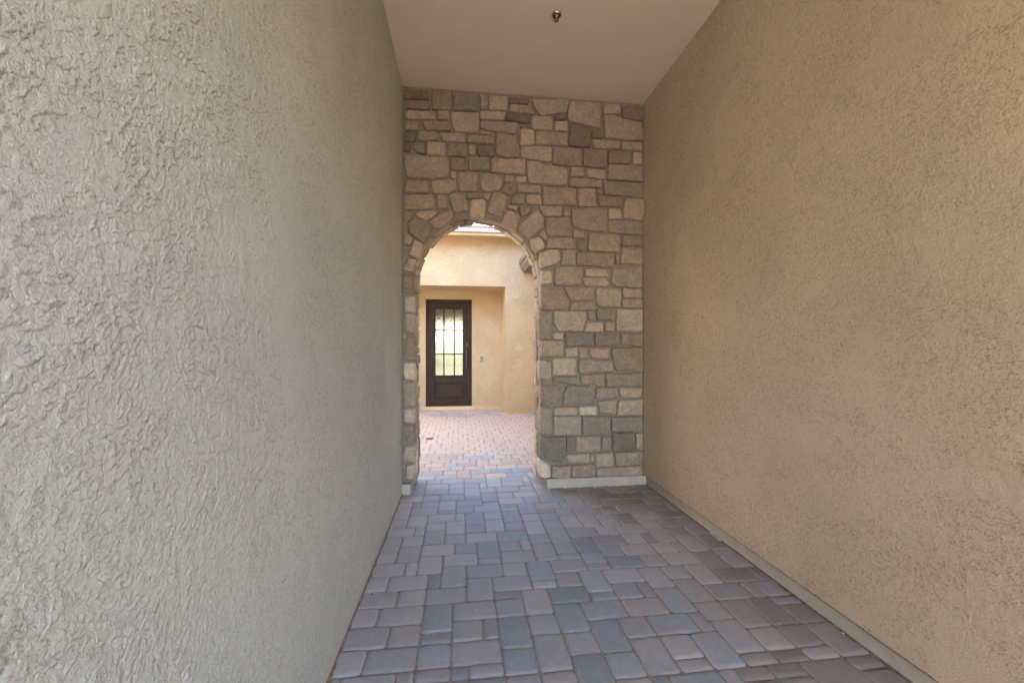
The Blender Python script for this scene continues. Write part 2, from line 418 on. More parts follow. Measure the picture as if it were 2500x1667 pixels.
def court_cols(x, y):
    t = (y - 58) / 20 + rng.uniform(-.55, .55)  # warmer further in: own tone plus warm bounce light put into the pavers
    return 'mmtbbt' if t < 0 else ('tccC' if t < .5 else ('cCcC' if y < 108 else 'ccCr'))
fill(-105, 26, 53, 56, court_cols)
fill(-105, 26, 56, 58, court_cols)
joints = set()
for y in range(58, 124, 2):                     # running courses, joints never in line with the course below
    x = -105; now = set()
    while x < 26:
        w = rng.choice((3, 3, 2, 2, 2, 3, 1))
        if x + w in joints: w = {3: 2, 2: 3, 1: 2}[w]
        if x + w in joints: w = 3 if w == 2 else 1
        w = min(w, 26 - x)
        cells = [(x + i, y + j) for i in range(w) for j in (0, 1)]
        if w == 2 and y < 122 and rng.random() < .16 and not any((x + i, y + j) in occ for i in (0, 1) for j in (0, 1, 2, 3)):
            cells = [(x + i, y + j) for i in (0, 1) for j in (0, 1, 2, 3)]
            pavers.append((x, y, 2, 3, rng.choice(court_cols(x, y)), False)); pavers.append((x, y + 3, 2, 1, rng.choice(court_cols(x, y)), False))
        elif any(c in occ for c in cells):
            while (x, y) in occ: x += 1
            w = 1
            while w < 3 and (x + w, y) not in occ: w += 1
            cells = [(x + i, y + j) for i in range(w) for j in (0, 1)]
            if x < 26: pavers.append((x, y, w, 2, rng.choice(court_cols(x, y)), False))
        else:
            pavers.append((x, y, w, 2, rng.choice(court_cols(x, y)), False))
        occ.update(cells); x += w; now.add(x)
    joints = now

def clip_paver(x0, x1, y0, y1):
    if y0 < F + .2:
        x0, x1 = max(x0, XL - .03), min(x1, XR + .03)
    return x0, x1, y0, y1

def paver_rings(w, d, seed):
    """outline of a tumbled paver: rounded corners, slightly bowed sides; rings (inset, z, edge weight)"""
    r = random.Random(seed)
    cr = r.uniform(.014, .022)
    pts = []
    for cx, cy, a0 in ((w - cr, d - cr, 0), (cr, d - cr, 90), (cr, cr, 180), (w - cr, cr, 270)):
        for k in range(4):
            a = math.radians(a0 + 30 * k)
            pts.append((cx + cr * math.cos(a) + r.uniform(-.001, .001), cy + cr * math.sin(a) + r.uniform(-.001, .001)))
        # side midpoints
        nx = {0: (w * .5, d), 90: (0, d * .5), 180: (w * .5, 0), 270: (w, d * .5)}[a0]
        pts.append((nx[0] + r.uniform(-.0012, .0012), nx[1] + r.uniform(-.0012, .0012)))
    return pts
RING = ((0, -.05, 1), (0, -.0115, 1), (.0025, -.0068, 1), (.0065, -.0034, .8), (.0125, -.0012, .35), (.022, 0, 0))
def add_paver(bm, lay, pts, ox, oy, oz, tx=0.0, ty=0.0, prof=RING):
    cx = sum(p[0] for p in pts) / len(pts); cy = sum(p[1] for p in pts) / len(pts)
    hw = max(p[0] for p in pts) - cx; hd = max(p[1] for p in pts) - cy
    rings = []
    for ins, z, e in prof:
        k = []
        for x, y in pts:
            X = cx + (x - cx) * (1 - ins / hw); Y = cy + (y - cy) * (1 - ins / hd)
            v = bm.verts.new((ox + X, oy + Y, oz + z + tx * (X - cx) + ty * (Y - cy))); v[lay] = e; k.append(v)
        rings.append(k)
    n = len(pts)
    for a, b in zip(rings, rings[1:]):
        for i in range(n): bm.faces.new((a[i], a[(i + 1) % n], b[(i + 1) % n], b[i]))
    bm.faces.new(rings[-1])

def seen(p):
    """distance based size of a paver as the visitor standing in the passage sees it"""
    a, b_, w, d = p[:4]
    x = PX0 + (a + w / 2) * U; y = PY0 + (b_ + d / 2) * U
    if y < 1.6: return 0
    if y > FB:
        xl = -.45 * y / F - .15; xr = .81 * y / FB + .1
        if not xl < x < xr: return 0
    elif not (XL < x < XR): return 0
    return w * d / y ** 3
ranked = sorted(pavers, key=seen, reverse=True)
single = [p for p in ranked[:300] if seen(p) > 0]
rest = {}
chosen = {id(p) for p in single}
cache = {}
prng = random.Random(5)
GAP = .0016
for p in pavers:
    a, b_, w, d, col, tr = p
    x0, x1 = PX0 + a * U, PX0 + (a + w) * U; y0, y1 = PY0 + b_ * U, PY0 + (b_ + d) * U
    x0, x1, y0, y1 = clip_paver(x0, x1, y0, y1)
    if x1 - x0 < .03: continue
    W, D = x1 - x0 - 2 * GAP, y1 - y0 - 2 * GAP
    if id(p) not in chosen:
        rest.setdefault(col, []).append((W, D, x0 + GAP, y0 + GAP)); continue
    key = (round(W, 4), round(D, 4), prng.randrange(3))
    if key not in cache:
        bm = bmesh.new(); lay = bm.verts.layers.float.new('edge')
        add_paver(bm, lay, paver_rings(W, D, hash(key) & 0xffff), -W / 2, -D / 2, 0)
        me = bpy.data.meshes.new('paver'); bm.to_mesh(me); bm.free()
        me.materials.append(M['paver_m'])
        for q in me.polygons: q.use_smooth = True
        cache[key] = me
    o = bpy.data.objects.new('paver', cache[key]); C.objects.link(o); o.parent = paving
    o.material_slots[0].link = 'OBJECT'; o.material_slots[0].material = M['paver_' + col]
    o.location = (x0 + GAP + W / 2 + prng.uniform(-.0007, .0007), y0 + GAP + D / 2 + prng.uniform(-.0007, .0007), prng.uniform(-.0026, .0016))
    o.rotation_euler = (prng.uniform(-.009, .009), prng.uniform(-.009, .009), prng.uniform(-.004, .004))
bm = bmesh.new(); lay = bm.verts.layers.float.new('edge')
cols_used = sorted(rest)
for i, col in enumerate(cols_used):
    n0 = len(bm.faces)
    for W, D, ox, oy in rest[col]:
        add_paver(bm, lay, paver_rings(W, D, prng.randrange(9999)), ox, oy, prng.uniform(-.0012, .0008), prng.uniform(-.005, .005), prng.uniform(-.005, .005), prof=RING[1:2] + RING[4:])
    bm.faces.ensure_lookup_table()
    for f in bm.faces[n0:]: f.material_index = i; f.smooth = True
me = bpy.data.meshes.new('far_pavers'); bm.to_mesh(me); bm.free()
for col in cols_used: me.materials.append(M['paver_' + col])
o = link('distant_paver', me, None, paving); o['kind'] = 'stuff'

# ------------------------------------------------------------------ passage: side walls, ceiling, footing bands
def pnoise(x, y, seed):
    """gradient noise, vectorised"""
    r = np.random.RandomState(seed); ang = r.rand(4096) * 2 * np.pi
    gx, gy = np.cos(ang), np.sin(ang)
    xi, yi = np.floor(x).astype(np.int64), np.floor(y).astype(np.int64)
    xf, yf = x - xi, y - yi
    def g(ix, iy, fx_, fy_):
        h = ((ix * 374761393 + iy * 668265263 + seed * 974711) ^ ((ix * 1274126177 + iy) >> 7)) & 4095
        return gx[h] * fx_ + gy[h] * fy_
    u = xf * xf * xf * (xf * (xf * 6 - 15) + 10); v = yf * yf * yf * (yf * (yf * 6 - 15) + 10)
    a = g(xi, yi, xf, yf); b = g(xi + 1, yi, xf - 1, yf); c = g(xi, yi + 1, xf, yf - 1); d = g(xi + 1, yi + 1, xf - 1, yf - 1)
    return (a + (b - a) * u) * (1 - v) + (c + (d - c) * u) * v * 1.0
def sstep(x, a, b):
    t_ = np.clip((x - a) / (b - a), 0, 1); return t_ * t_ * (3 - 2 * t_)
def stucco_height(y, z, seed):
    """lace stucco: every trowel stroke is a patch with its own direction; ragged plateaus with crisp lips"""
    wy = y + .09 * pnoise(y * 3.1, z * 3.1, seed) + .02 * pnoise(y * 11, z * 11, seed + 1)
    wz = z + .09 * pnoise(y * 3.1 + 40, z * 3.1, seed + 2) + .02 * pnoise(y * 11, z * 11 + 9, seed + 3)
    cell = .24
    best = np.full(y.shape, 1e9); pid = np.zeros(y.shape, np.int64); edge = np.full(y.shape, 1e9)
    cy, cz = np.floor(wy / cell).astype(np.int64), np.floor(wz / cell).astype(np.int64)
    r = np.random.RandomState(seed + 77); tab = r.rand(4, 4096)
    for i in (-1, 0, 1):
        for j in (-1, 0, 1):
            hh = ((cy + i) * 92837111 ^ (cz + j) * 689287499) & 4095
            py_ = (cy + i + tab[0][hh]) * cell; pz_ = (cz + j + tab[1][hh]) * cell
            a = tab[2][hh] * np.pi
            dy, dz = wy - py_, wz - pz_
            al = dy * np.cos(a) + dz * np.sin(a); ac = -dy * np.sin(a) + dz * np.cos(a)
            dd = np.sqrt((al * .7) ** 2 + (ac * 1.5) ** 2)
            m_ = dd < best
            edge = np.where(m_, best, np.minimum(edge, dd)); pid = np.where(m_, hh, pid); best = np.where(m_, dd, best)
    edge = edge - best
    th = (tab[2][pid] - .5) * 1.9
    off = tab[3][pid] * 50
    smoothness = tab[1][pid]
    al = (y * np.cos(th) + z * np.sin(th)) + off; ac = (-y * np.sin(th) + z * np.cos(th)) + off
    w1 = .007 * pnoise(y * 45, z * 45, seed + 5) + .004 * pnoise(y * 110, z * 110, seed + 14)
    n = pnoise(al * 36 + w1 * 30, (ac + w1) * 96, seed + 6) + .55 * pnoise(al * 14, ac * 34, seed + 19) + .75 * pnoise(al * 80, (ac + w1) * 175, seed + 7) + .34 * pnoise(y * 170, z * 190, seed + 8) + .13 * pnoise(y * 380, z * 380, seed + 15)
    # terraces: each level ends in a thin ragged lip, as wet plaster pulled by a steel trowel
    tt = n * 1.35 + 20.35; fr = tt - np.floor(tt)
    calm = np.clip(sstep(smoothness, .62, .98) * .5 + sstep(pnoise(y * 2.3, z * 2.3, seed + 9), .12, .5) * .3, 0, .8)
    brk = sstep(pnoise(y * 34 + 7, z * 40, seed + 10) + .5 * pnoise(y * 90, z * 90, seed + 12), -.3, .0)
    # some swipes are pressed nearly flat, in long streaks that follow the stroke
    flat = sstep(pnoise(al * 2.6, ac * 9.5, seed + 20) + .35 * pnoise(al * 9, ac * 30, seed + 21), .02, .30)
    act = (1 - calm) * (.2 + .8 * brk) * (1 - .42 * flat)
    step = np.floor(tt) - 20 + sstep(fr, 0.0, .13)
    h = .0013 * act * step
    lip_shade = act
    # ragged ridges where one stroke overlaps the next
    rag = sstep(pnoise(y * 25, z * 25, seed + 16) + .6 * pnoise(y * 80, z * 80, seed + 17), -.1, .25)
    rid = sstep(edge + .004 * pnoise(y * 60, z * 60, seed + 18), .0, .0035) * rag
    h = h + .0014 * rid * (smoothness - .25)
    h = h + .0014 * pnoise(y * 5, z * 5, seed + 11) + .00028 * pnoise(y * 300, z * 300, seed + 13) + .003
    return h, lip_shade
def stucco_skin(name, face, sgn, bands, seed, mat, parent):
    V = []; Fq = []; P = []; base = 0
    for y0, y1, z0, z1, st in bands:
        ny, nz = int(round((y1 - y0) / st)), int(round((z1 - z0) / st))
        yy, zz = np.meshgrid(np.linspace(y0, y1, ny + 1), np.linspace(z0, z1, nz + 1), indexing='ij')
        yy, zz = yy.ravel(), zz.ravel()
        hh_, pt_ = stucco_height(yy, zz, seed)
        x = face + sgn * (.001 + np.maximum(hh_, -.0008)); P.append(pt_)
        e_ = .0014
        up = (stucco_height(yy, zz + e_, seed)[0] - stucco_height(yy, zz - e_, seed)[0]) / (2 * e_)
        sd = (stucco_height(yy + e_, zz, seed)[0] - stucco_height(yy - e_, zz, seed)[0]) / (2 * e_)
        P[-1] = np.clip(np.clip((up - .10) / .34, 0, 1) + .6 * np.clip((np.abs(sd) - .14) / .4, 0, 1), 0, 1)   # shade painted at the lips, strongest where they look down
        V.append(np.column_stack((x, yy, zz)))
        idx = np.arange((ny + 1) * (nz + 1)).reshape(ny + 1, nz + 1) + base
        q = np.stack((idx[:-1, :-1], idx[1:, :-1], idx[1:, 1:], idx[:-1, 1:]), -1).reshape(-1, 4)
        if sgn < 0: q = q[:, ::-1]
        Fq.append(q); base += (ny + 1) * (nz + 1)
    V = np.concatenate(V); Fq = np.concatenate(Fq)
    me = bpy.data.meshes.new(name)
    me.vertices.add(len(V)); me.vertices.foreach_set('co', V.astype(np.float32).ravel())
    me.loops.add(Fq.size); me.loops.foreach_set('vertex_index', Fq.astype(np.int32).ravel())
    me.polygons.add(len(Fq)); me.polygons.foreach_set('loop_start', np.arange(0, Fq.size, 4, dtype=np.int32))
    me.polygons.foreach_set('use_smooth', np.ones(len(Fq), bool))
    me.update(calc_edges=True)
    at = me.attributes.new('lip_shade', 'FLOAT', 'POINT'); at.data.foreach_set('value', np.concatenate(P).astype(np.float32))
    o = link(name, me, mat); keep_parent(o, parent); return o
def side_wall(x0, x1, face, label, zbot, mat):
    cx = (x0 + x1) / 2
    t = empty('stucco_wall', (cx, (Y0 + FB) / 2, 0), label, 'wall')
    bm = bmesh.new(); box(bm, x0, x1, Y0, FB, zbot, CZ + .25)
    keep_parent(from_bm('stucco_coat', bm, M[mat]), t)
    return t
lw = side_wall(XL - .25, XL, 1, 'tan trowelled stucco wall filling the left side of the passage, close to the camera', .051, 'stucco')
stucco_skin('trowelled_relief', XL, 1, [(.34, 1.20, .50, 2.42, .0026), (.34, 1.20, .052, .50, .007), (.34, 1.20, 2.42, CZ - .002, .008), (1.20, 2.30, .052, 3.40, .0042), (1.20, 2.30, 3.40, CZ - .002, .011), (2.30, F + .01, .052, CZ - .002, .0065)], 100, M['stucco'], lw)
keep_parent(boxes('footing_band', [(XL - .24, XL + .0025, Y0 + .001, F, .003, .0505)], M['band']), lw)
rw = side_wall(XR - .014, XR + .25, -1, 'tan trowelled stucco wall, warm light put into its colour, along the right side above a grey footing band', .094, 'stucco_warm_lit')
stucco_skin('trowelled_relief', XR - .014, -1, [(1.1, 2.40, .096, 3.5, .0045), (1.1, 2.40, 3.5, CZ - .002, .011), (2.40, F + .01, .096, CZ - .002, .0065)], 200, M['stucco_warm_lit'], rw)
keep_parent(boxes('footing_band', [(XR, XR + .24, Y0 + .001, F - .0005, -.02, .092)], M['band']), rw)
keep_parent(boxes('metal_screed', [(XR - .017, XR - .0145, Y0 + .002, F - .004, .090, .0975)], M['brass']), rw)

tag(boxes('ceiling', [(XL - .001, XR + .001, Y0, F + .3, CZ, CZ + .12)], M['ceiling']), kind='structure')
hd = tag(boxes('shading_beam', [(XL + .001, XR - .015, Y0 + .01, Y0 + .35, 3.0, CZ - .001)], M['stucco']), 'added stucco beam behind the viewer, shading the upper end of the passage', 'beam')  # added unseen beam, shades the upper end of the passage
tag(boxes('passage_roof', [(XL - .3, XR + .3, Y0 - .02, FB + .06, CZ + .251, CZ + .55)], M['roofing']), kind='structure')

# ------------------------------------------------------------------ stone wall with the arch
sw = empty('stone_arch_wall', (.66, F + .2, 0), 'fieldstone wall with a round arched opening closing the end of the passage', 'stone wall')
MF = F + .032                      # mortar face
MR = AR + .018                     # mortar radius of the opening
RISE = .07
def core():
    bm = bmesh.new()
    x0, x1, zt = XL - .02, XR + .02, CZ + .02
    N = 40
    pts = [(AX - MR, -.02)] + [(AX - MR * math.cos(math.pi * i / N), AS + MR * math.sin(math.pi * i / N)) for i in range(N + 1)] + [(AX + MR, -.02)]
    fr = [bm.verts.new((x, MF, z)) for x, z in pts]; bk = [bm.verts.new((x, FB, z + (RISE * math.sqrt(max(0, 1 - ((x - AX) / MR) ** 2)) if z > AS else 0))) for x, z in pts]   # the vault rises a little towards the courtyard
    for i in range(len(pts) - 1): bm.faces.new((fr[i], fr[i + 1], bk[i + 1], bk[i]))
    for Y, vs in ((MF, fr), (FB, bk)):
        top = [bm.verts.new((x, Y, zt)) for x, z in pts[1:-1]]
        for i in range(N): bm.faces.new((vs[i + 1], vs[i + 2], top[i + 1], top[i]))
        # piers
        for vv, xe, j, tj in ((vs[0], x0, 1, 0), (vs[-1], x1, N + 1, N)):
            a = bm.verts.new((xe, Y, -.02)); b = bm.verts.new((xe, Y, zt)); m_ = bm.verts.new((xe, Y, AS))
            bm.faces.new((a, vv, vs[j], m_)); bm.faces.new((m_, vs[j], top[tj], b))
    bmesh.ops.recalc_face_normals(bm, faces=bm.faces[:])
    return bm
keep_parent(from_bm('mortar_bed', core(), M['mortar']), sw)

def densify(poly, step, jit, r):
    out = []
    n = len(poly)
    # round the corners a little, keeping the traced outline
    P = []
    for i in range(n):
        a, b, c = poly[i - 1], poly[i], poly[(i + 1) % n]
        for q in (a, c):
            l = math.hypot(q[0] - b[0], q[1] - b[1]) or 1e-6
            t = min(.3, .011 / l)
            P.append((b[0] + (q[0] - b[0]) * t, b[1] + (q[1] - b[1]) * t))
    n = len(P)
    for i in range(n):
        a, b = P[i], P[(i + 1) % n]
        l = math.hypot(b[0] - a[0], b[1] - a[1]); k = max(1, int(l / step))
        nx, ny = (b[1] - a[1]) / (l or 1), -(b[0] - a[0]) / (l or 1)
        for j in range(k):
            t = j / k; e = r.uniform(-jit, jit) * (1 if j else .4)
            out.append((a[0] + (b[0] - a[0]) * t + nx * e, a[1] + (b[1] - a[1]) * t + ny * e))
    return out

def stone_mesh(poly, fmap, h, seed, back=-.02, step=.022, rough=.0045):
    r = random.Random(seed)
    pts = densify(poly, step, .0022, r)
    # orientation
    ar = sum(pts[i][0] * pts[(i + 1) % len(pts)][1] - pts[(i + 1) % len(pts)][0] * pts[i][1] for i in range(len(pts)))
    if ar < 0: pts.reverse()
    cx = sum(p[0] for p in pts) / len(pts); cy = sum(p[1] for p in pts) / len(pts)
    so = Vector((r.uniform(0, 99), r.uniform(0, 99), 0))
    tx, ty = r.uniform(-.03, .03), r.uniform(-.03, .03)
    bm = bmesh.new(); rings = []
    size = min(max(p[0] for p in pts) - min(p[0] for p in pts), max(p[1] for p in pts) - min(p[1] for p in pts))
    spec = [(0, back), (0, h * .30), (.0022, h * .66), (.0060, h * .90), (.0125, h)]
    def hn(x, y): return rough * (noise.noise(Vector((x * 22, y * 22, 0)) + so) * 1.5 + noise.noise(Vector((x * 55, y * 55, 3)) + so) * .8)
    for ins, w in spec:
        k = []
        for x, y in pts:
            l = math.hypot(x - cx, y - cy) or 1e-6; t = min(.45, ins / l)
            X, Y = x + (cx - x) * t, y + (cy - y) * t
            ww = w + (hn(X, Y) * (w / h) + (tx * (X - cx) + ty * (Y - cy)) * (w / h) if w > 0 else 0)
            k.append(bm.verts.new(fmap(X, Y, ww)))
        rings.append(k)
    last = spec[-1][0]
    for s in (.72, .44, .18):
        k = []
        for x, y in pts:
            l = math.hypot(x - cx, y - cy) or 1e-6; t0 = min(.45, last / l)
            X, Y = x + (cx - x) * t0, y + (cy - y) * t0
            X, Y = cx + (X - cx) * s, cy + (Y - cy) * s
            k.append(bm.verts.new(fmap(X, Y, h + hn(X, Y) + tx * (X - cx) + ty * (Y - cy) + size * .012 * (1 - s))))
        rings.append(k)
    n = len(pts)
    for a, b in zip(rings, rings[1:]):
        for i in range(n): bm.faces.new((a[i], a[(i + 1) % n], b[(i + 1) % n], b[i]))
    bm.faces.new(rings[-1])
    bmesh.ops.recalc_face_normals(bm, faces=bm.faces[:])
    me = bpy.data.meshes.new('stone'); bm.to_mesh(me); bm.free()
    for q in me.polygons: q.use_smooth = True
    return me

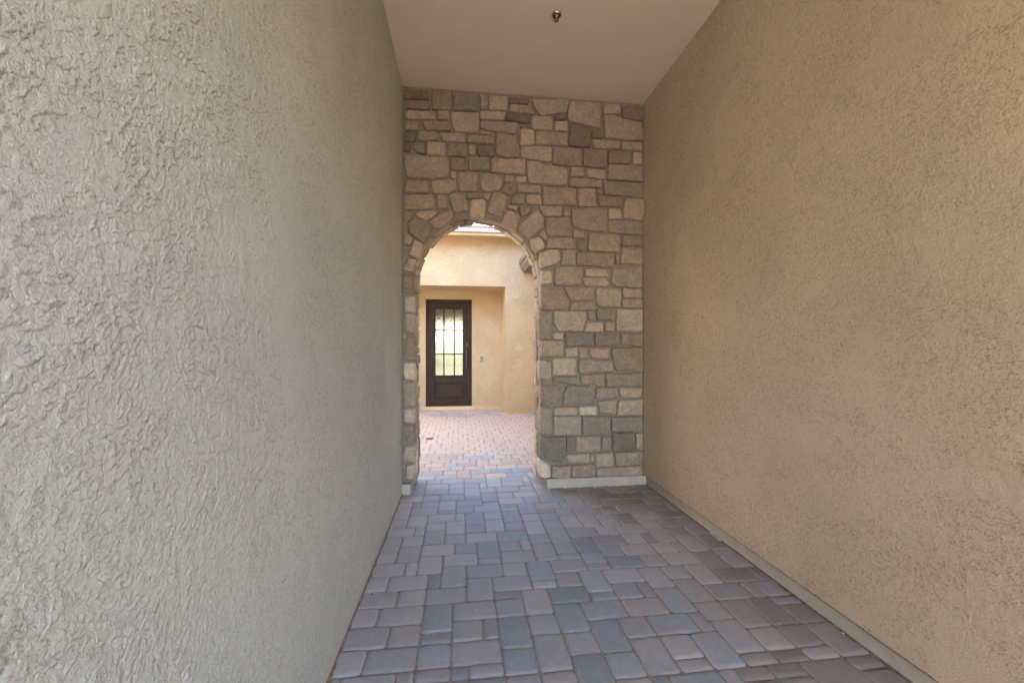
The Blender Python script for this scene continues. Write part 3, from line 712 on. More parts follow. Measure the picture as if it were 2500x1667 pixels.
STONES = '''d -553,3944 -421,3940 -317,3932 -314,3856 -442,3847 -551,3839
d -548,3828 -426,3831 -309,3832 -309,3753 -431,3750 -540,3750
d -290,3931 -98,3948 -98,3767 -287,3759
s -82,3936 167,3943 162,3771 -76,3763
g 187,3939 259,3925 261,3797 187,3798
p 278,3932 465,3934 462,3800 275,3798
d 479,3927 680,3930 674,3882 479,3871
p 485,3854 617,3861 697,3850 731,3779 600,3776 482,3785
y 705,3918 1062,3954 1085,3939 1067,3830 969,3806 808,3773 762,3804 717,3874
b 1114,3933 1413,3940 1425,3877 1425,3682 1319,3693 1225,3713 1091,3729 1079,3808 1096,3889
y 1449,3925 1634,3938 1631,3840 1455,3828
d 1658,3928 1894,3927 1894,3793 1773,3791 1664,3807
y 1461,3811 1586,3819 1652,3795 1857,3768 1888,3665 1876,3583 1742,3575 1473,3582
b -553,3728 -495,3734 -255,3737 -249,3661 -415,3650 -548,3649
b -233,3750 -112,3752 -122,3656 -233,3662
y -95,3740 -11,3754 167,3752 173,3647 167,3559 71,3555 -60,3555 -87,3598 -101,3679
p 187,3775 448,3771 423,3694 187,3695
d 459,3772 691,3771 691,3684 544,3688 437,3698
p 711,3761 911,3760 917,3718 914,3627 796,3626 708,3629
d 940,3770 969,3801 1070,3816 1070,3751 1004,3741 940,3737
p 946,3723 1082,3726 1073,3623 940,3629
y -546,3631 -426,3636 -394,3559 -479,3540 -540,3542
b -383,3633 -260,3641 -114,3643 -101,3558 -335,3549 -362,3591
y 187,3676 572,3679 566,3622 538,3565 342,3575 187,3601
p 189,3582 336,3561 334,3541 189,3543
d 592,3652 637,3669 682,3663 682,3638 597,3636
l 589,3613 654,3628 731,3610 734,3467 586,3456
b 745,3606 854,3612 1079,3609 1082,3479 946,3480 745,3476
d 1108,3702 1166,3709 1319,3670 1322,3584 1325,3479 1207,3475 1096,3486 1096,3616
d 1340,3654 1449,3658 1446,3578 1337,3577
g 1340,3557 1634,3552 1634,3477 1473,3473 1343,3477
b 1652,3553 1876,3548 1870,3467 1652,3472
d -553,3522 -437,3526 -450,3433 -495,3428 -548,3433
g -426,3535 -260,3543 -233,3528 -231,3452 -421,3443
y -217,3535 44,3537 41,3457 -93,3449 -185,3455
b 71,3531 325,3532 328,3452 49,3452
p 353,3562 420,3566 561,3538 580,3332 409,3326 348,3353 342,3458
y 603,3437 717,3452 888,3454 911,3435 914,3322 865,3303 717,3323 603,3334
g 934,3454 1219,3459 1213,3276 1062,3282 928,3286
d 1245,3457 1500,3457 1497,3296 1467,3269 1243,3283
d 1512,3455 1757,3463 1748,3327 1509,3320
p 1773,3450 1876,3447 1873,3331 1770,3331
d -548,3406 -485,3404 -501,3333 -546,3333
s -463,3416 -431,3424 -349,3423 -349,3317 -421,3326 -469,3367
p -333,3438 -152,3435 -150,3347 -158,3300 -260,3308 -333,3315
g -136,3436 52,3433 52,3312 -136,3310
p 74,3431 134,3435 137,3333 74,3332
d 176,3429 328,3430 331,3327 187,3322 159,3342 154,3397
y -548,3280 -335,3294 -158,3296 -117,3254 -125,3106 -282,3079 -527,3080 -548,3204
b -101,3288 44,3296 44,3175 -101,3173
s 68,3314 278,3317 278,3184 77,3176
p 297,3304 640,3317 640,3166 487,3164 297,3168
l -104,3162 -46,3160 -46,3093 -104,3093
b -527,3048 -327,3058 -314,2938 -548,2922 -538,2982
y -287,3054 -49,3079 -46,2972 -147,2932 -282,2934
p -27,3154 154,3169 165,3103 162,2973 -22,2971 -30,3066
l 203,3138 264,3155 348,3157 398,3126 415,3060 398,3003 364,2988 320,2989 286,2973 220,2973 192,3000 181,3077
l 431,3144 527,3141 527,3082 431,3080
l 547,3139 654,3141 651,3082 547,3083
y 660,3296 774,3305 819,3276 1038,3259 1079,3222 1067,3085 980,3072 677,3078 660,3156
y 1108,3263 1248,3265 1248,3170 1105,3169
p 1278,3255 1473,3250 1467,3158 1378,3165 1278,3172
s 1509,3304 1712,3318 1876,3309 1882,3152 1497,3154
y 1099,3155 1313,3148 1440,3143 1434,3068 1096,3066
g 1455,3138 1876,3129 1876,2987 1652,2997 1461,3006
g 459,3068 538,2987 538,2976 493,2941 403,2993 426,3027
b 552,3061 794,3058 796,2982 561,2977
b 822,3045 1163,3044 1161,2873 819,2862
p 1187,3045 1207,3055 1366,3059 1378,3025 1372,2873 1193,2866 1181,2948
b 1390,3049 1446,3048 1443,3005 1390,3003
b 1390,2980 1658,2977 1655,2882 1419,2878
p 1688,2958 1748,2972 1900,2967 1900,2839 1870,2745 1773,2753 1676,2767 1664,2830 1682,2918
y -548,2887 -479,2912 -282,2923 -263,2897 -258,2780 -442,2772 -548,2765
g -236,2925 -152,2924 -128,2788 -233,2786
p -120,2914 -87,2937 -22,2951 16,2937 44,2866 77,2785 -65,2746 -98,2816
g 49,2957 187,2958 187,2905 99,2896 60,2889
b 214,2956 303,2960 270,2881 220,2901
p 88,2862 115,2888 187,2894 236,2885 245,2852 231,2713 82,2708
b 320,2969 364,2974 465,2928 448,2883 409,2737 401,2711 264,2776 259,2792 286,2876
y 493,2863 510,2930 561,2966 631,2966 634,2866
l 654,2965 785,2965 805,2932 814,2865 654,2864
p 471,2842 566,2843 549,2798 471,2812
g 580,2852 722,2841 688,2775 603,2738 575,2810
y 782,2852 1021,2856 1015,2757 848,2750 808,2791
y 1033,2842 1108,2845 1105,2760 1033,2757
y 1120,2832 1290,2861 1497,2861 1485,2708 1479,2613 1295,2622 1190,2641 1126,2667
l 1520,2856 1622,2857 1652,2807 1652,2755 1514,2750
g 1514,2735 1876,2728 1876,2606 1773,2594 1509,2614
y 848,2736 1096,2754 1111,2678 1105,2558 900,2552 854,2584
p 1134,2619 1182,2620 1261,2585 1255,2543 1134,2542
y 752,2816 830,2750 827,2636 695,2527 685,2515 561,2617 580,2646
l 465,2789 499,2790 592,2732 561,2653 544,2596 527,2593 403,2675 426,2737
g -546,2752 -447,2748 -458,2715 -495,2675 -527,2636 -548,2679
p -442,2726 -389,2745 -309,2767 -255,2763 -225,2740 -282,2694 -341,2662 -378,2680 -431,2705
b -309,2650 -239,2701 -158,2754 -76,2757 -74,2707 -120,2656 -212,2587 -260,2586
g -516,2615 -469,2666 -410,2668 -357,2626 -287,2574 -335,2491 -367,2446 -442,2493 -511,2545
g -543,2520 -516,2527 -463,2490 -469,2463 -501,2413 -548,2423
p -458,2458 -431,2459 -370,2428 -378,2395 -415,2280 -508,2326 -485,2387
l -516,2288 -442,2285 -437,2258 -455,2143 -559,2174 -548,2217 -516,2245
d -559,2125 -458,2121 -466,1959 -474,1942 -553,1952
l 824,2608 833,2603 869,2554 854,2496 771,2566
y 690,2506 781,2539 808,2512 837,2446 830,2429 757,2379 704,2451
y 872,2525 1026,2542 1140,2540 1161,2429 842,2426
b 1176,2523 1264,2526 1252,2420 1219,2410 1182,2424
b 1303,2589 1610,2587 1628,2561 1622,2406 1450,2407 1291,2415 1294,2521
b 1665,2580 1827,2582 1884,2497 1877,2482 1653,2475
b 1659,2452 1884,2449 1884,2305 1859,2293 1641,2291 1647,2401
p 789,2372 878,2409 967,2417 993,2377 1002,2325 961,2266 807,2227 783,2290
g 1020,2413 1161,2423 1161,2265 1002,2261 1020,2325
b 1176,2391 1573,2387 1570,2286 1554,2247 1376,2258 1176,2265
p 1585,2375 1619,2370 1616,2293 1588,2289
b 949,2236 1231,2243 1225,2154 1210,2060 943,2055 940,2149
l 1258,2220 1303,2230 1480,2228 1520,2154 1389,2149 1258,2152
p 1243,2134 1480,2139 1511,2089 1511,2054 1258,2055
g 1560,2232 1884,2270 1877,2054 1821,2041 1585,2055 1530,2095 1554,2161
l 807,2204 895,2203 919,2166 916,2090 895,2069 807,2062
p 812,2030 1002,2036 1038,2004 1086,1906 1089,1830 1050,1817 907,1804 804,1806 804,1942
p 1044,2034 1352,2033 1340,1909 1116,1900 1086,1947
y 1376,2033 1628,2032 1647,1955 1634,1842 1450,1839 1383,1868
g 1665,2035 1871,2030 1871,1946 1672,1943
b 1659,1922 1877,1922 1884,1835 1659,1833
g 1122,1888 1352,1889 1376,1809 1098,1803
b 1389,1824 1591,1823 1573,1701 1389,1706
y 1603,1814 1884,1817 1877,1590 1790,1583 1594,1600 1597,1701
y 1288,1796 1367,1794 1367,1697 1297,1702
y 931,1784 1273,1793 1267,1722 1237,1590 1086,1592 990,1586 925,1667
g 789,1788 907,1784 907,1510 789,1512 783,1695
l 1285,1675 1444,1679 1459,1665 1453,1585 1249,1587
g 1477,1680 1576,1683 1573,1591 1468,1594
l 925,1574 1032,1574 1029,1504 925,1507
s 1050,1569 1346,1573 1349,1440 1328,1434 1068,1437 1050,1522
g 1367,1564 1628,1565 1628,1464 1585,1437 1373,1440
b 1650,1559 1890,1566 1884,1464 1859,1428 1647,1452
b 807,1489 1026,1492 1035,1452 1032,1329 804,1329
l 1056,1416 1182,1425 1185,1328 1050,1329
b 1201,1416 1243,1425 1276,1405 1288,1310 1201,1311
p 1303,1410 1517,1413 1511,1310 1328,1313
b 1554,1416 1884,1422 1890,1182 1597,1182 1566,1256 1548,1345
l 789,1283 848,1289 895,1265 907,1218 907,1096 789,1103
l 925,1306 1050,1317 1170,1311 1158,1138 919,1143
g 1194,1293 1554,1292 1557,1173 1194,1167
g 931,1119 1182,1123 1194,1046 1050,1060 925,1073
p 1207,1140 1267,1146 1316,1139 1376,1151 1462,1144 1456,1026 1425,1017 1346,1045 1231,1046
g 1487,1144 1884,1156 1877,1015 1487,1019
d 800,1035 965,1036 1007,964 1007,901 979,847 901,827 803,836
s 1070,1025 1306,1029 1342,994 1360,840 1277,831 1021,839 1035,915
b 1385,1007 1588,1008 1613,913 1522,901 1378,896
p 1632,1004 1875,1001 1860,910 1815,903 1639,906
y 1399,860 1595,889 1592,728 1522,739 1421,748
y 1624,871 1889,881 1882,725 1668,719 1602,724
p 933,809 1173,812 1173,732 933,734
L 1202,812 1385,815 1388,728 1202,732
y 796,808 908,803 905,541 796,548
g 933,720 1220,721 1216,530 933,530
g 1234,717 1530,711 1526,529 1238,530
s 1544,700 1882,697 1882,555 1544,557
d 800,513 1049,514 1042,251 1007,245 796,301
d 1070,513 1152,507 1149,355 1070,361
p 1170,510 1414,508 1428,357 1166,354
g 1443,500 1530,497 1522,361 1443,363
d 1559,539 1793,536 1786,353 1559,353
p 1812,529 1886,531 1882,350 1808,363
p 1070,326 1306,333 1316,249 1092,246 1070,278
p 1327,322 1356,321 1360,244 1324,245
p 1374,331 1555,336 1562,195 1378,198
b 1581,331 1882,333 1882,194 1595,197
L 782,274 810,273 894,242 901,104 845,100 789,122 779,219
p 915,221 1007,211 1106,221 1113,96 1007,87 915,104
r 1127,214 1363,226 1367,94 1127,96
b 1392,163 1421,179 1882,187 1882,88 1522,88 1388,96
l -546,1915 -448,1920 -445,1764 -546,1773
p -532,1752 -448,1749 -445,1674 -448,1553 -539,1581 -542,1674
l -556,1546 -533,1539 -533,1503 -556,1503
d -511,1532 -448,1525 -445,1297 -539,1311 -542,1432 -514,1475
L -553,1265 -448,1268 -448,1104 -539,1112 -556,1176
g -561,1079 -449,1077 -446,848 -543,854 -558,950
l -550,802 -507,827 -446,819 -449,683 -507,691 -550,699
d -558,663 -449,657 -449,491 -514,492 -547,567
l -540,464 -449,457 -446,395 -453,306 -543,309 -554,332
p -529,279 -453,280 -449,210 -460,137 -532,147'''
srng = random.Random(3)
for i, l in enumerate(STONES.split('\n')):
    c_, *ps = l.split(); poly = [tuple(int(t) / 1000 for t in p.split(',')) for p in ps]
    cx = sum(p[0] for p in poly) / len(poly); cz = sum(p[1] for p in poly) / len(poly)
    poly = [(p[0] + (.003 if p[0] > cx else -.003), p[1] + (.003 if p[1] > cz else -.003)) for p in poly]     # tight joints
    h = .032 + srng.uniform(-.005, .008)
    if AR - .03 < min(math.hypot(p[0] - AX, p[1] - AS) for p in poly) < AR + .03 and cz > AS + .1: h += .018; c_ = 'lpl'[i % 3]
    # stones that turn the corner of the opening are as deep as their own width
    mind = min(math.hypot(p[0] - AX, p[1] - AS) if p[1] > AS else abs(p[0] - AX) for p in poly)
    back = -.11 if mind < AR + .035 else -.02
    me = stone_mesh(poly, lambda u, v, w: (u, MF - w, v), h, i, back)
    o = link('stone', me, M['stone_' + c_]); keep_parent(o, sw)

# reveal stones: two ragged courses that line the depth of the opening
JL = AS - .06                       # straight jamb length above the footing
LT = 2 * JL + math.pi * MR
def reveal(s, y, w):
    if s < JL: return (AX - MR + w, y, .06 + s)
    if s > JL + math.pi * MR: return (AX + MR - w, y, AS - (s - JL - math.pi * MR))
    a = (s - JL) / MR
    return (AX - (MR - w) * math.cos(a), y, AS + (MR - w + RISE * (y - F) / (FB - F)) * math.sin(a))
rr = random.Random(21)
k = 0
for c0, c1 in ((F + .055, F + .21), (F + .225, FB - .005)):
    s = .0
    while s < LT - .02:
        L = rr.uniform(.085, .26)
        if s + L > LT - .06: L = LT - s
        e = min(LT, s + L)
        a0, a1 = c0 + rr.uniform(-.012, .02), c1 + rr.uniform(-.022, .006)
        g = .005
        inner = c0 < F + .1
        pieces = [(s, e, a0, a1)]
        if L > .19 and rr.random() < .35:
            mid = a0 + (a1 - a0) * rr.uniform(.4, .6); pieces = [(s, e, a0, mid), (s, e, mid, a1)]
        for q0, q1, b0, b1 in pieces:
            poly = [(q0 + g, b0 + g + rr.uniform(0, .01)), (q1 - g, b0 + g + rr.uniform(0, .01)), (q1 - g + rr.uniform(-.008, 0), b1 - g), ((q0 + q1) / 2, b1 - g + rr.uniform(-.008, .004)), (q0 + g + rr.uniform(0, .008), b1 - g)]
            me = stone_mesh(poly, reveal, rr.uniform(.014, .036), 500 + k, -.012, .03, .004); k += 1
            o = link('stone', me, M['stone_' + rr.choice('glgbpslp')]); keep_parent(o, sw)
        s = e

o = boxes('footing_band', [(.860, XR - .0005, F - .010, FB - .01, -.02, .094)], M['band'], bevel=.004); keep_parent(o, sw)
o = boxes('footing_band', [(XL + .0005, -.4906, F - .010, FB - .01, -.02, .105)], M['band'], bevel=.004); keep_parent(o, sw)

# ------------------------------------------------------------------ dust and grime swept against the feet of the walls
def dust_line(name, x, sgn, label):
    r = random.Random(int(x * 100) & 99); bm = bmesh.new(); y = 1.0; prev = None
    while y < F - .012:
        w = .008 + .016 * abs(noise.noise(Vector((y * 6, x, 0)))) + r.uniform(0, .006)
        a = bm.verts.new((x, y, .0045)); m_ = bm.verts.new((x + sgn * w * .4, y, .0034)); b_ = bm.verts.new((x + sgn * w, y, .0012))
        if prev: bm.faces.new((prev[0], a, m_, prev[1])); bm.faces.new((prev[1], m_, b_, prev[2]))
        prev = (a, m_, b_); y += .02
    bmesh.ops.recalc_face_normals(bm, faces=bm.faces[:])
    tag(from_bm(name, bm, M['grime'], shade=True), label, 'dust', 'stuff')
M['grime'] = plain('swept_dust', (.22, .17, .125), .95, var=.35, scale=30, bmp=.002, spec=.1)
dust_line('dust', XL + .0028, 1, 'brown dust gathered along the foot of the left wall')
dust_line('dust', XR - .0005, -1, 'brown dust gathered along the foot of the right footing band')

# ------------------------------------------------------------------ fire sprinkler on the ceiling
sp = empty('fire_sprinkler', (.725, 3.125, CZ), 'small chrome fire sprinkler head hanging from the passage ceiling', 'sprinkler')
bm = bmesh.new(); lathe(bm, [(.038, 0), (.038, -.004), (.034, -.010), (.028, -.012), (.026, -.006), (.026, 0)], (.725, 3.125, CZ), 32)
keep_parent(from_bm('escutcheon', bm, M['chrome'], shade=True), sp)
bm = bmesh.new(); lathe(bm, [(.0165, 0), (.0165, -.012), (.011, -.014), (.011, -.026), (.006, -.028), (.0045, -.046)], (.725, 3.125, CZ), 16)
keep_parent(from_bm('sprinkler_body', bm, M['brass'], shade=True), sp)
bm = bmesh.new()
bm.free()
for sx in (-1, 1):
    keep_parent(boxes('frame_arm', [(.725 + sx * .0125 - .002, .725 + sx * .0125 + .002, 3.123, 3.127, CZ - .050, CZ - .022)], M['brass']), sp)
bm = bmesh.new(); n = 16
ring0 = []; ring1 = []
for zz, store in ((CZ - .050, ring0), (CZ - .0525, ring1)):
    for i in range(n * 2):
        r_ = .0165 if i % 2 == 0 else .0115
        a = math.pi * i / n; store.append(bm.verts.new((.725 + r_ * math.cos(a), 3.125 + r_ * math.sin(a), zz)))
bm.faces.new(ring0); bm.faces.new(ring1[::-1])
for i in range(n * 2): bm.faces.new((ring0[i], ring0[(i + 1) % (2 * n)], ring1[(i + 1) % (2 * n)], ring1[i]))
bmesh.ops.recalc_face_normals(bm, faces=bm.faces[:])
keep_parent(from_bm('deflector', bm, M['brass']), sp)

# ------------------------------------------------------------------ house across the courtyard
hs = empty('house', (0, YF, 0), 'cream stucco house front with a recessed entry seen through the arch', 'house')
DX0, DX1, DZ0, DZ1 = -.795, .2416, .078, 2.495
RX0, RX1, RZ = -1.75, .936, 2.70
wall = [(-7.3, RX0, YF, YR + .25, .075, 3.72), (RX1, 2.9, YF, YR + .25, .075, 3.72), (RX0, RX1, YF, YR + .25, RZ, 3.72),
        (RX0, DX0, YR, YR + .25, .105, RZ), (DX1, RX1, YR, YR + .25, .105, RZ), (DX0, DX1, YR, YR + .25, DZ1, RZ)]
w_ = boxes('wall', wall, M['house_stucco'], hs)
boxes('footing_band', [(-7.3, RX0 - .012, YF + .014, YR + .2, -.02, .0745), (RX1 + .012, 2.9, YF + .014, YR + .2, -.02, .0745),
                       (RX0 - .01, DX0 - .002, YR + .012, YR + .2, -.02, .1045), (DX1 + .002, RX1 + .01, YR + .012, YR + .2, -.02, .1045)], M['house_band'], hs)
boxes('door_sill', [(DX0 - .001, DX1 + .001, YR + .0125, YR + .25, -.02, .0755)], M['bronze'], hs)
boxes('threshold', [(DX0 - .05, DX1 + .05, YR - .03, YR + .011, -.02, .070)], M['trim'], hs, bevel=.006)
# eave: moulding, soffit, fascia, drip edge and the low roof behind it
boxes('soffit', [(-7.5, 3.2, YF - .33, YF + .03, 3.721, 3.745)], M['house_stucco'], hs)
boxes('crown_moulding', [(-7.5, 3.2, YF - .40, YF - .331, 3.665, 3.745)], M['trim'], hs, bevel=.006)
boxes('drip_edge', [(-7.5, 3.2, YF - .462, YF - .402, 3.716, 3.732)], M['fascia'], hs, bevel=.003)
boxes('fascia', [(-7.5, 3.2, YF - .452, YF - .402, 3.733, 3.812)], M['fascia'], hs, bevel=.003)
bm = bmesh.new(); prism_x(bm, [(YF - .47, 3.813), (YF - .47, 3.835), (YF + 4.2, 4.75), (YF + 4.2, 3.813)], -7.6, 3.3)
keep_parent(from_bm('roof', bm, M['tile']), hs)
# hall behind the door, open at the far side to the garden
GY = 16.0
hall = [(-1.9, -1.75, YR + .251, GY, .03, 2.85), (1.5, 1.65, YR + .251, GY, .03, 2.85), (-1.749, 1.499, YR + .251, GY + 2.2, 2.78, 2.85),
        (-1.749, -1.35, GY - .1, GY, .03, 2.779), (1.15, 1.499, GY - .1, GY, .03, 2.779), (-1.349, 1.149, GY - .1, GY, 2.28, 2.779)]
boxes('hall', hall, M['interior'], hs)
boxes('hall_floor', [(-1.749, 1.499, YR + .251, GY + 2.2, .0, .075)], M['interior_floor'], hs)
# back of the house so that daylight only enters through the garden opening
boxes('back_wall', [(-7.3, -1.901, GY - .25, GY, .05, 3.72), (1.651, 2.9, GY - .25, GY, .05, 3.72), (-1.9, 1.65, GY - .25, GY - .101, 2.851, 3.72),
                    (-7.3, -7.1, YR + .251, GY - .251, .05, 3.72), (2.7, 2.9, YR + .251, GY - .251, .05, 3.72)], M['house_stucco'], hs)

# the entry door
DY = YR + .045
door = empty('door', (DX0, DY, DZ0)); keep_parent(door, hs)
def dpart(name, lst, mat, bevel=0.0):
    o = boxes(name, lst, mat, bevel=bevel)
    o.parent = door
    o.matrix_parent_inverse = (Matrix.Translation(Vector(door.location))).inverted()
    return o
W = DX1 - DX0; Hh = DZ1 - DZ0
def fx(u): return DX0 + W * (u - 135) / 520      # traced widths across the frame
def fz(v): return DZ1 - Hh * (v - 232) / 1198
dpart('door_frame', [(DX0, fx(158), DY - .05, DY + .09, DZ0, DZ1), (fx(636), DX1, DY - .05, DY + .09, DZ0, DZ1),
                     (fx(158), fx(636), DY - .05, DY + .09, fz(252), DZ1), (fx(158), fx(636), DY - .03, DY + .09, DZ0, fz(1413))], M['bronze'], .003)
gx0, gx1, gz0, gz1 = fx(243), fx(551), fz(1086), fz(340)
dpart('door_leaf', [(fx(157), gx0 - .02, DY - .015, DY + .05, fz(1414), fz(250)), (gx1 + .02, fx(637), DY - .015, DY + .05, fz(1414), fz(250)),
                    (gx0 - .02, gx1 + .02, DY - .015, DY + .05, gz1 + .02, fz(250)), (gx0 - .02, gx1 + .02, DY - .015, DY + .05, fz(1165), gz0 - .02),
                    (gx0 - .02, gx1 + .02, DY - .015, DY + .05, fz(1414), fz(1350)), (gx0 - .02, gx1 + .02, DY + .005, DY + .045, fz(1350), fz(1165))], M['bronze'])
def frame_ring(x0, x1, z0, z1, t, y0, y1):
    return [(x0 - t, x1 + t, y0, y1, z1, z1 + t), (x0 - t, x1 + t, y0, y1, z0 - t, z0), (x0 - t, x0, y0, y1, z0, z1), (x1, x1 + t, y0, y1, z0, z1)]
dpart('glazing_bead', frame_ring(gx0, gx1, gz0, gz1, .020, DY - .006, DY + .046), M['bronze'], .003)
dpart('glazing_bead', frame_ring(gx0 - .028, gx1 + .028, gz0 - .028, gz1 + .028, .012, DY - .024, DY - .0155), M['bronze'], .003)
dpart('kick_panel', [(fx(240), fx(560), DY - .004, DY + .0045, fz(1332), fz(1182))], M['bronze'], .003)
dpart('kick_panel_moulding', frame_ring(fx(232), fx(568), fz(1340), fz(1174), .010, DY - .026, DY - .0155), M['bronze'], .003)
xs = [gx0, fx(338), fx(456), gx1]; zs = [gz1, fz(579), fz(848), gz0]
for i in range(3):
    for j in range(3):
        dpart('pane', [(xs[i] + (.006 if i else 0), xs[i + 1] - (.006 if i < 2 else 0), DY + .012, DY + .018, zs[j + 1] + (.006 if j < 2 else 0), zs[j] - (.006 if j else 0))], M['glass'])
for x in xs[1:3]: dpart('muntin', [(x - .014, x + .014, DY - .024, DY + .03, gz0, gz1)], M['bronze'], .002)
for z in zs[1:3]:
    for i in range(3): dpart('muntin', [(xs[i] + (.0142 if i else 0), xs[i + 1] - (.0142 if i < 2 else 0), DY - .021, DY + .028, z - .013, z + .013)], M['bronze'])
hx = fx(591)
bm = bmesh.new(); box(bm, hx - .012, hx + .012, DY - .075, DY - .055, fz(1015), fz(800))
for z in (fz(1000), fz(815)): box(bm, hx - .008, hx + .008, DY - .055, DY - .0151, z - .012, z + .012)
o = from_bm('pull_handle', bm, M['bronze_lite']); o.parent = door; o.matrix_parent_inverse = Matrix.Translation(-Vector(door.location))
dpart('deadbolt', [(fx(601) - .028, fx(601) + .028, DY - .028, DY - .0155, fz(764), fz(712)), (fx(601) - .012, fx(601) + .012, DY - .05, DY - .0282, fz(745), fz(728))], M['bronze_lite'], .004)

# doorbell beside the door
bx, bz = DX0 + W * (766 - 135) / 520, fz(905)
db = empty('doorbell', (bx, YR, bz), 'small dark doorbell on the cream recess wall to the right of the door', 'doorbell')
keep_parent(boxes('bell_plate', [(bx - .025, bx + .025, YR - .018, YR - .001, bz - .062, bz + .062)], M['plastic'], bevel=.004), db)
keep_parent(boxes('bell_button', [(bx - .010, bx + .010, YR - .024, YR - .0185, bz - .045, bz - .022)], M['chrome'], bevel=.002), db)
keep_parent(boxes('bell_lens', [(bx - .010, bx + .010, YR - .0225, YR - .0185, bz + .01, bz + .03)], M['chrome'], bevel=.002), db)

# right wing of the courtyard, its stepped eave, and an added tall block that holds off the sun
wg = empty('house_wing', (2.2, 6.7, 0), 'courtyard wing with a stepped eave just inside the right side of the arch', 'house wing')
boxes('wall', [(1.72, 2.0, FB + .001, YF - .001, .075, 3.35)], M['house_stucco'], wg)
boxes('footing_band', [(1.734, 1.99, FB + .002, YF - .002, -.02, .0745)], M['house_band'], wg)
bm = bmesh.new(); prism(bm, [(1.315, 3.0), (1.245, 3.09), (1.245, 3.16), (1.719, 3.16), (1.719, 3.0)], FB + .3, YF - .035)
keep_parent(from_bm('soffit_moulding', bm, M['eave_brown']), wg)
bm = bmesh.new(); prism(bm, [(1.225, 3.162), (1.222, 3.20), (1.228, 3.27), (1.719, 3.27), (1.719, 3.162)], FB + .3, YF - .03)
keep_parent(from_bm('fascia', bm, M['eave_brown']), wg)
bm = bmesh.new(); prism(bm, [(1.25, 3.272), (1.27, 3.33), (1.34, 3.41), (2.29, 3.66), (2.29, 3.272)], FB + .3, YF - .04)
keep_parent(from_bm('roof', bm, M['tile']), wg)
tb = empty('sun_blocker', (4.4, 6, 0), 'added tall plain block behind the right wing that keeps the sun out', 'building')
boxes('wall', [(2.3, 6.5, Y0, YF - .5, 0, 6.7), (2.905, 6.5, YF - .499, GY, 0, 6.7)], M['house_stucco'], tb)
boxes('roof', [(2.2, 6.6, Y0 - .1, GY + .1, 6.701, 6.85)], M['roofing'], tb)

# courtyard walls on the left (unseen, set in to dim the courtyard), behind the arch wall and across
cw = empty('courtyard_wall', (-4, FB, 0), 'cream stucco courtyard wall beyond the arch on its left side', 'wall')
boxes('stucco_coat', [(-8.4, XL - .251, FB - .3, FB, 0, 4.4), (XR + .251, 2.29, FB - .3, FB, 0, 4.4)], M['house_stucco'], cw)
cw2 = empty('courtyard_wall', (-4, 7, 0), 'unseen cream stucco wall at the left of the courtyard, set in to dim it', 'wall')  # unseen, set close in and tall to dim the courtyard
boxes('stucco_coat', [(-4.2, -3.701, FB + .001, YF - .001, 0, 4.9)], M['house_stucco'], cw2)
# added unseen building behind left, bounces warm sunlight onto the right wall
gb = empty('bounce_building', (-6, -5, 0), 'added tan block left of the passage entrance that bounces warm sunlight inside', 'building')
boxes('wall', [(-9.5, -2.6, -13, Y0 - .9, 0, 4.4)], M['bounce_building'], gb)
boxes('roof', [(-9.7, -2.45, -13.2, Y0 - .8, 4.401, 4.6)], M['tile'], gb)

# ------------------------------------------------------------------ garden seen through the door glass
hg = empty('hedge', (0, 25, 0), 'green garden hedge seen blurred through the lower door panes', 'hedge')
bm = bmesh.new(); hr = random.Random(4)
for i in range(5200):
    x = hr.uniform(-5, 5); y = 24.5 + hr.uniform(0, 1.4); z = hr.uniform(.02, 1.15 + .12 * math.sin(x * 2.1))
    s = hr.uniform(.05, .11); a = Vector((hr.gauss(0, 1), hr.gauss(0, 1), hr.gauss(0, 1))).normalized(); t_ = a.orthogonal().normalized(); u_ = a.cross(t_)
    c0 = Vector((x, y, z)); bm.faces.new([bm.verts.new(c0 + t_ * s), bm.verts.new(c0 + u_ * s * .5), bm.verts.new(c0 - t_ * s), bm.verts.new(c0 - u_ * s * .5)])
keep_parent(tag(from_bm('foliage', bm, M['hedge']), kind='stuff'), hg)
for x in (-4, -2.6, -1.2, .2, 1.6, 3, 4.4): boxes('stem', [(x - .03, x + .03, 25.1, 25.16, .0, .8)], M['bark'], hg)
tr = empty('tree', (-3.2, 33, 0), 'broad green tree in the garden behind the house', 'tree')
bm = bmesh.new()
for i in range(4200):
    a = Vector((hr.gauss(0, 1), hr.gauss(0, 1), hr.gauss(0, 1))).normalized() * (hr.random() ** .4)
    c0 = Vector((-1.2 + a.x * 6, 34 + a.y * 2.4, 6.0 + a.z * 2.2)); s = hr.uniform(.10, .22)
    q = Vector((hr.gauss(0, 1), hr.gauss(0, 1), hr.gauss(0, 1))).normalized(); t_ = q.orthogonal().normalized(); u_ = q.cross(t_)
    bm.faces.new([bm.verts.new(c0 + t_ * s), bm.verts.new(c0 + u_ * s * .6), bm.verts.new(c0 - t_ * s), bm.verts.new(c0 - u_ * s * .6)])
keep_parent(tag(from_bm('crown', bm, M['hedge']), kind='stuff'), tr)
bm = bmesh.new(); lathe(bm, [(.28, 0), (.2, 1.2), (.16, 3.0), (.1, 5.5)], (-1.2, 34, 0), 10)
keep_parent(from_bm('trunk', bm, M['bark']), tr)

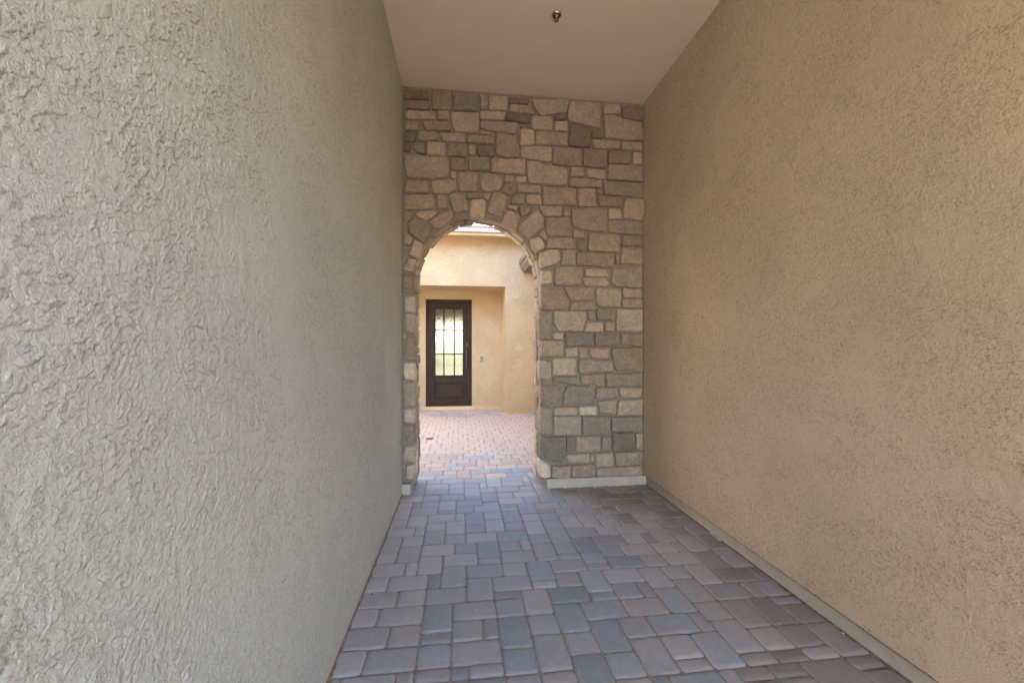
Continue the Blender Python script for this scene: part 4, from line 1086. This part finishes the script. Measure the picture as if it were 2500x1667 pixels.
# ------------------------------------------------------------------ small things lying about
def leaf():
    bm = bmesh.new(); n = 9
    L = [bm.verts.new((-.483 + .10 * (i / (n - 1) - .5), 6.54 + .028 * math.sin(math.pi * i / (n - 1)) + .004, .004 + .022 * abs(i / (n - 1) - .5) * 2)) for i in range(n)]
    R = [bm.verts.new((-.483 + .10 * (i / (n - 1) - .5) + .006, 6.54 - .03 * math.sin(math.pi * i / (n - 1)), .002 + .026 * math.sin(math.pi * i / (n - 1)))) for i in range(n)]
    Mi = [bm.verts.new((-.483 + .104 * (i / (n - 1) - .5), 6.54, .001 + .006 * (i % 2))) for i in range(n)]
    for i in range(n - 1):
        bm.faces.new((L[i], L[i + 1], Mi[i + 1], Mi[i])); bm.faces.new((Mi[i], Mi[i + 1], R[i + 1], R[i]))
    bmesh.ops.solidify(bm, geom=bm.faces[:], thickness=.0012)
    return from_bm('fallen_leaf', bm, M['leaf'])
tag(leaf(), 'curled grey dry leaf lying on the courtyard paving beyond the arch, left side', 'leaf')

def chip(x, y, z, s, seed, fl=.5):
    r = random.Random(seed); bm = bmesh.new(); bmesh.ops.create_icosphere(bm, subdivisions=1, radius=s)
    for v in bm.verts: v.co = Vector((v.co.x * r.uniform(.7, 1.3), v.co.y * r.uniform(.7, 1.3), v.co.z * fl)) + Vector((x, y, z + s * fl))
    return bm
crumbs = [(0.657,3.855,0.0060,'white','white crumb on the brown paver in front of the right pier, nearest the base corner'),
    (1.792,3.881,0.0050,'grey_bit','pale crumb in the back right corner of the passage floor, close to the band'),
    (1.825,3.798,0.0050,'grey_bit','pale crumb by the right footing band, the nearer of the corner pair'),
    (1.607,3.825,0.0060,'grey_bit','flat pale crumb on the dark red paver near the back right corner'),
    (0.085,2.277,0.0040,'white','tiny white crumb on a mauve paver in the middle foreground'),
    (1.542,2.376,0.0050,'white','tiny white crumb on the pavers near the right wall'),
    (-0.512,2.491,0.0060,'dark_bit','small black speck on a taupe paver beside the left wall'),
    (1.740,3.939,0.0070,'dark_bit','black crumb in the paver joint at the back right corner'),
    (1.895,1.868,0.0060,'white','small white crumb under the near end of the right footing band')]
for i, (x, y, s, mt, label) in enumerate(crumbs):
    tag(from_bm('mortar_crumb', chip(x, y, 0.0, s, i, .45), M[mt]), label, 'crumb', group='crumbs of mortar on the passage floor')
bm = bmesh.new(); box(bm, XR - .016, XR - .004, 2.86, 3.00, .001, .0035)  # thin off-white sliver on the paving beside the footing band
tag(from_bm('white_sliver', bm, M['white']), 'thin white streak at the foot of the right footing band', 'sliver')
bm = bmesh.new(); gr = random.Random(9)
for i in range(170):
    if i < 100: x, y = gr.uniform(1.35, 1.89), gr.uniform(3.75, 4.12)
    else: x, y = gr.uniform(XL + .01, XR - .01), gr.uniform(1.9, 4.1)
    s = gr.uniform(.0012, .0035)
    box(bm, x - s, x + s, y - s * .7, y + s * .7, .0004, .0004 + s)
o = from_bm('grit', bm, M['grey_bit']); tag(o, 'fine pale grit scattered over the passage pavers', 'grit', 'stuff')
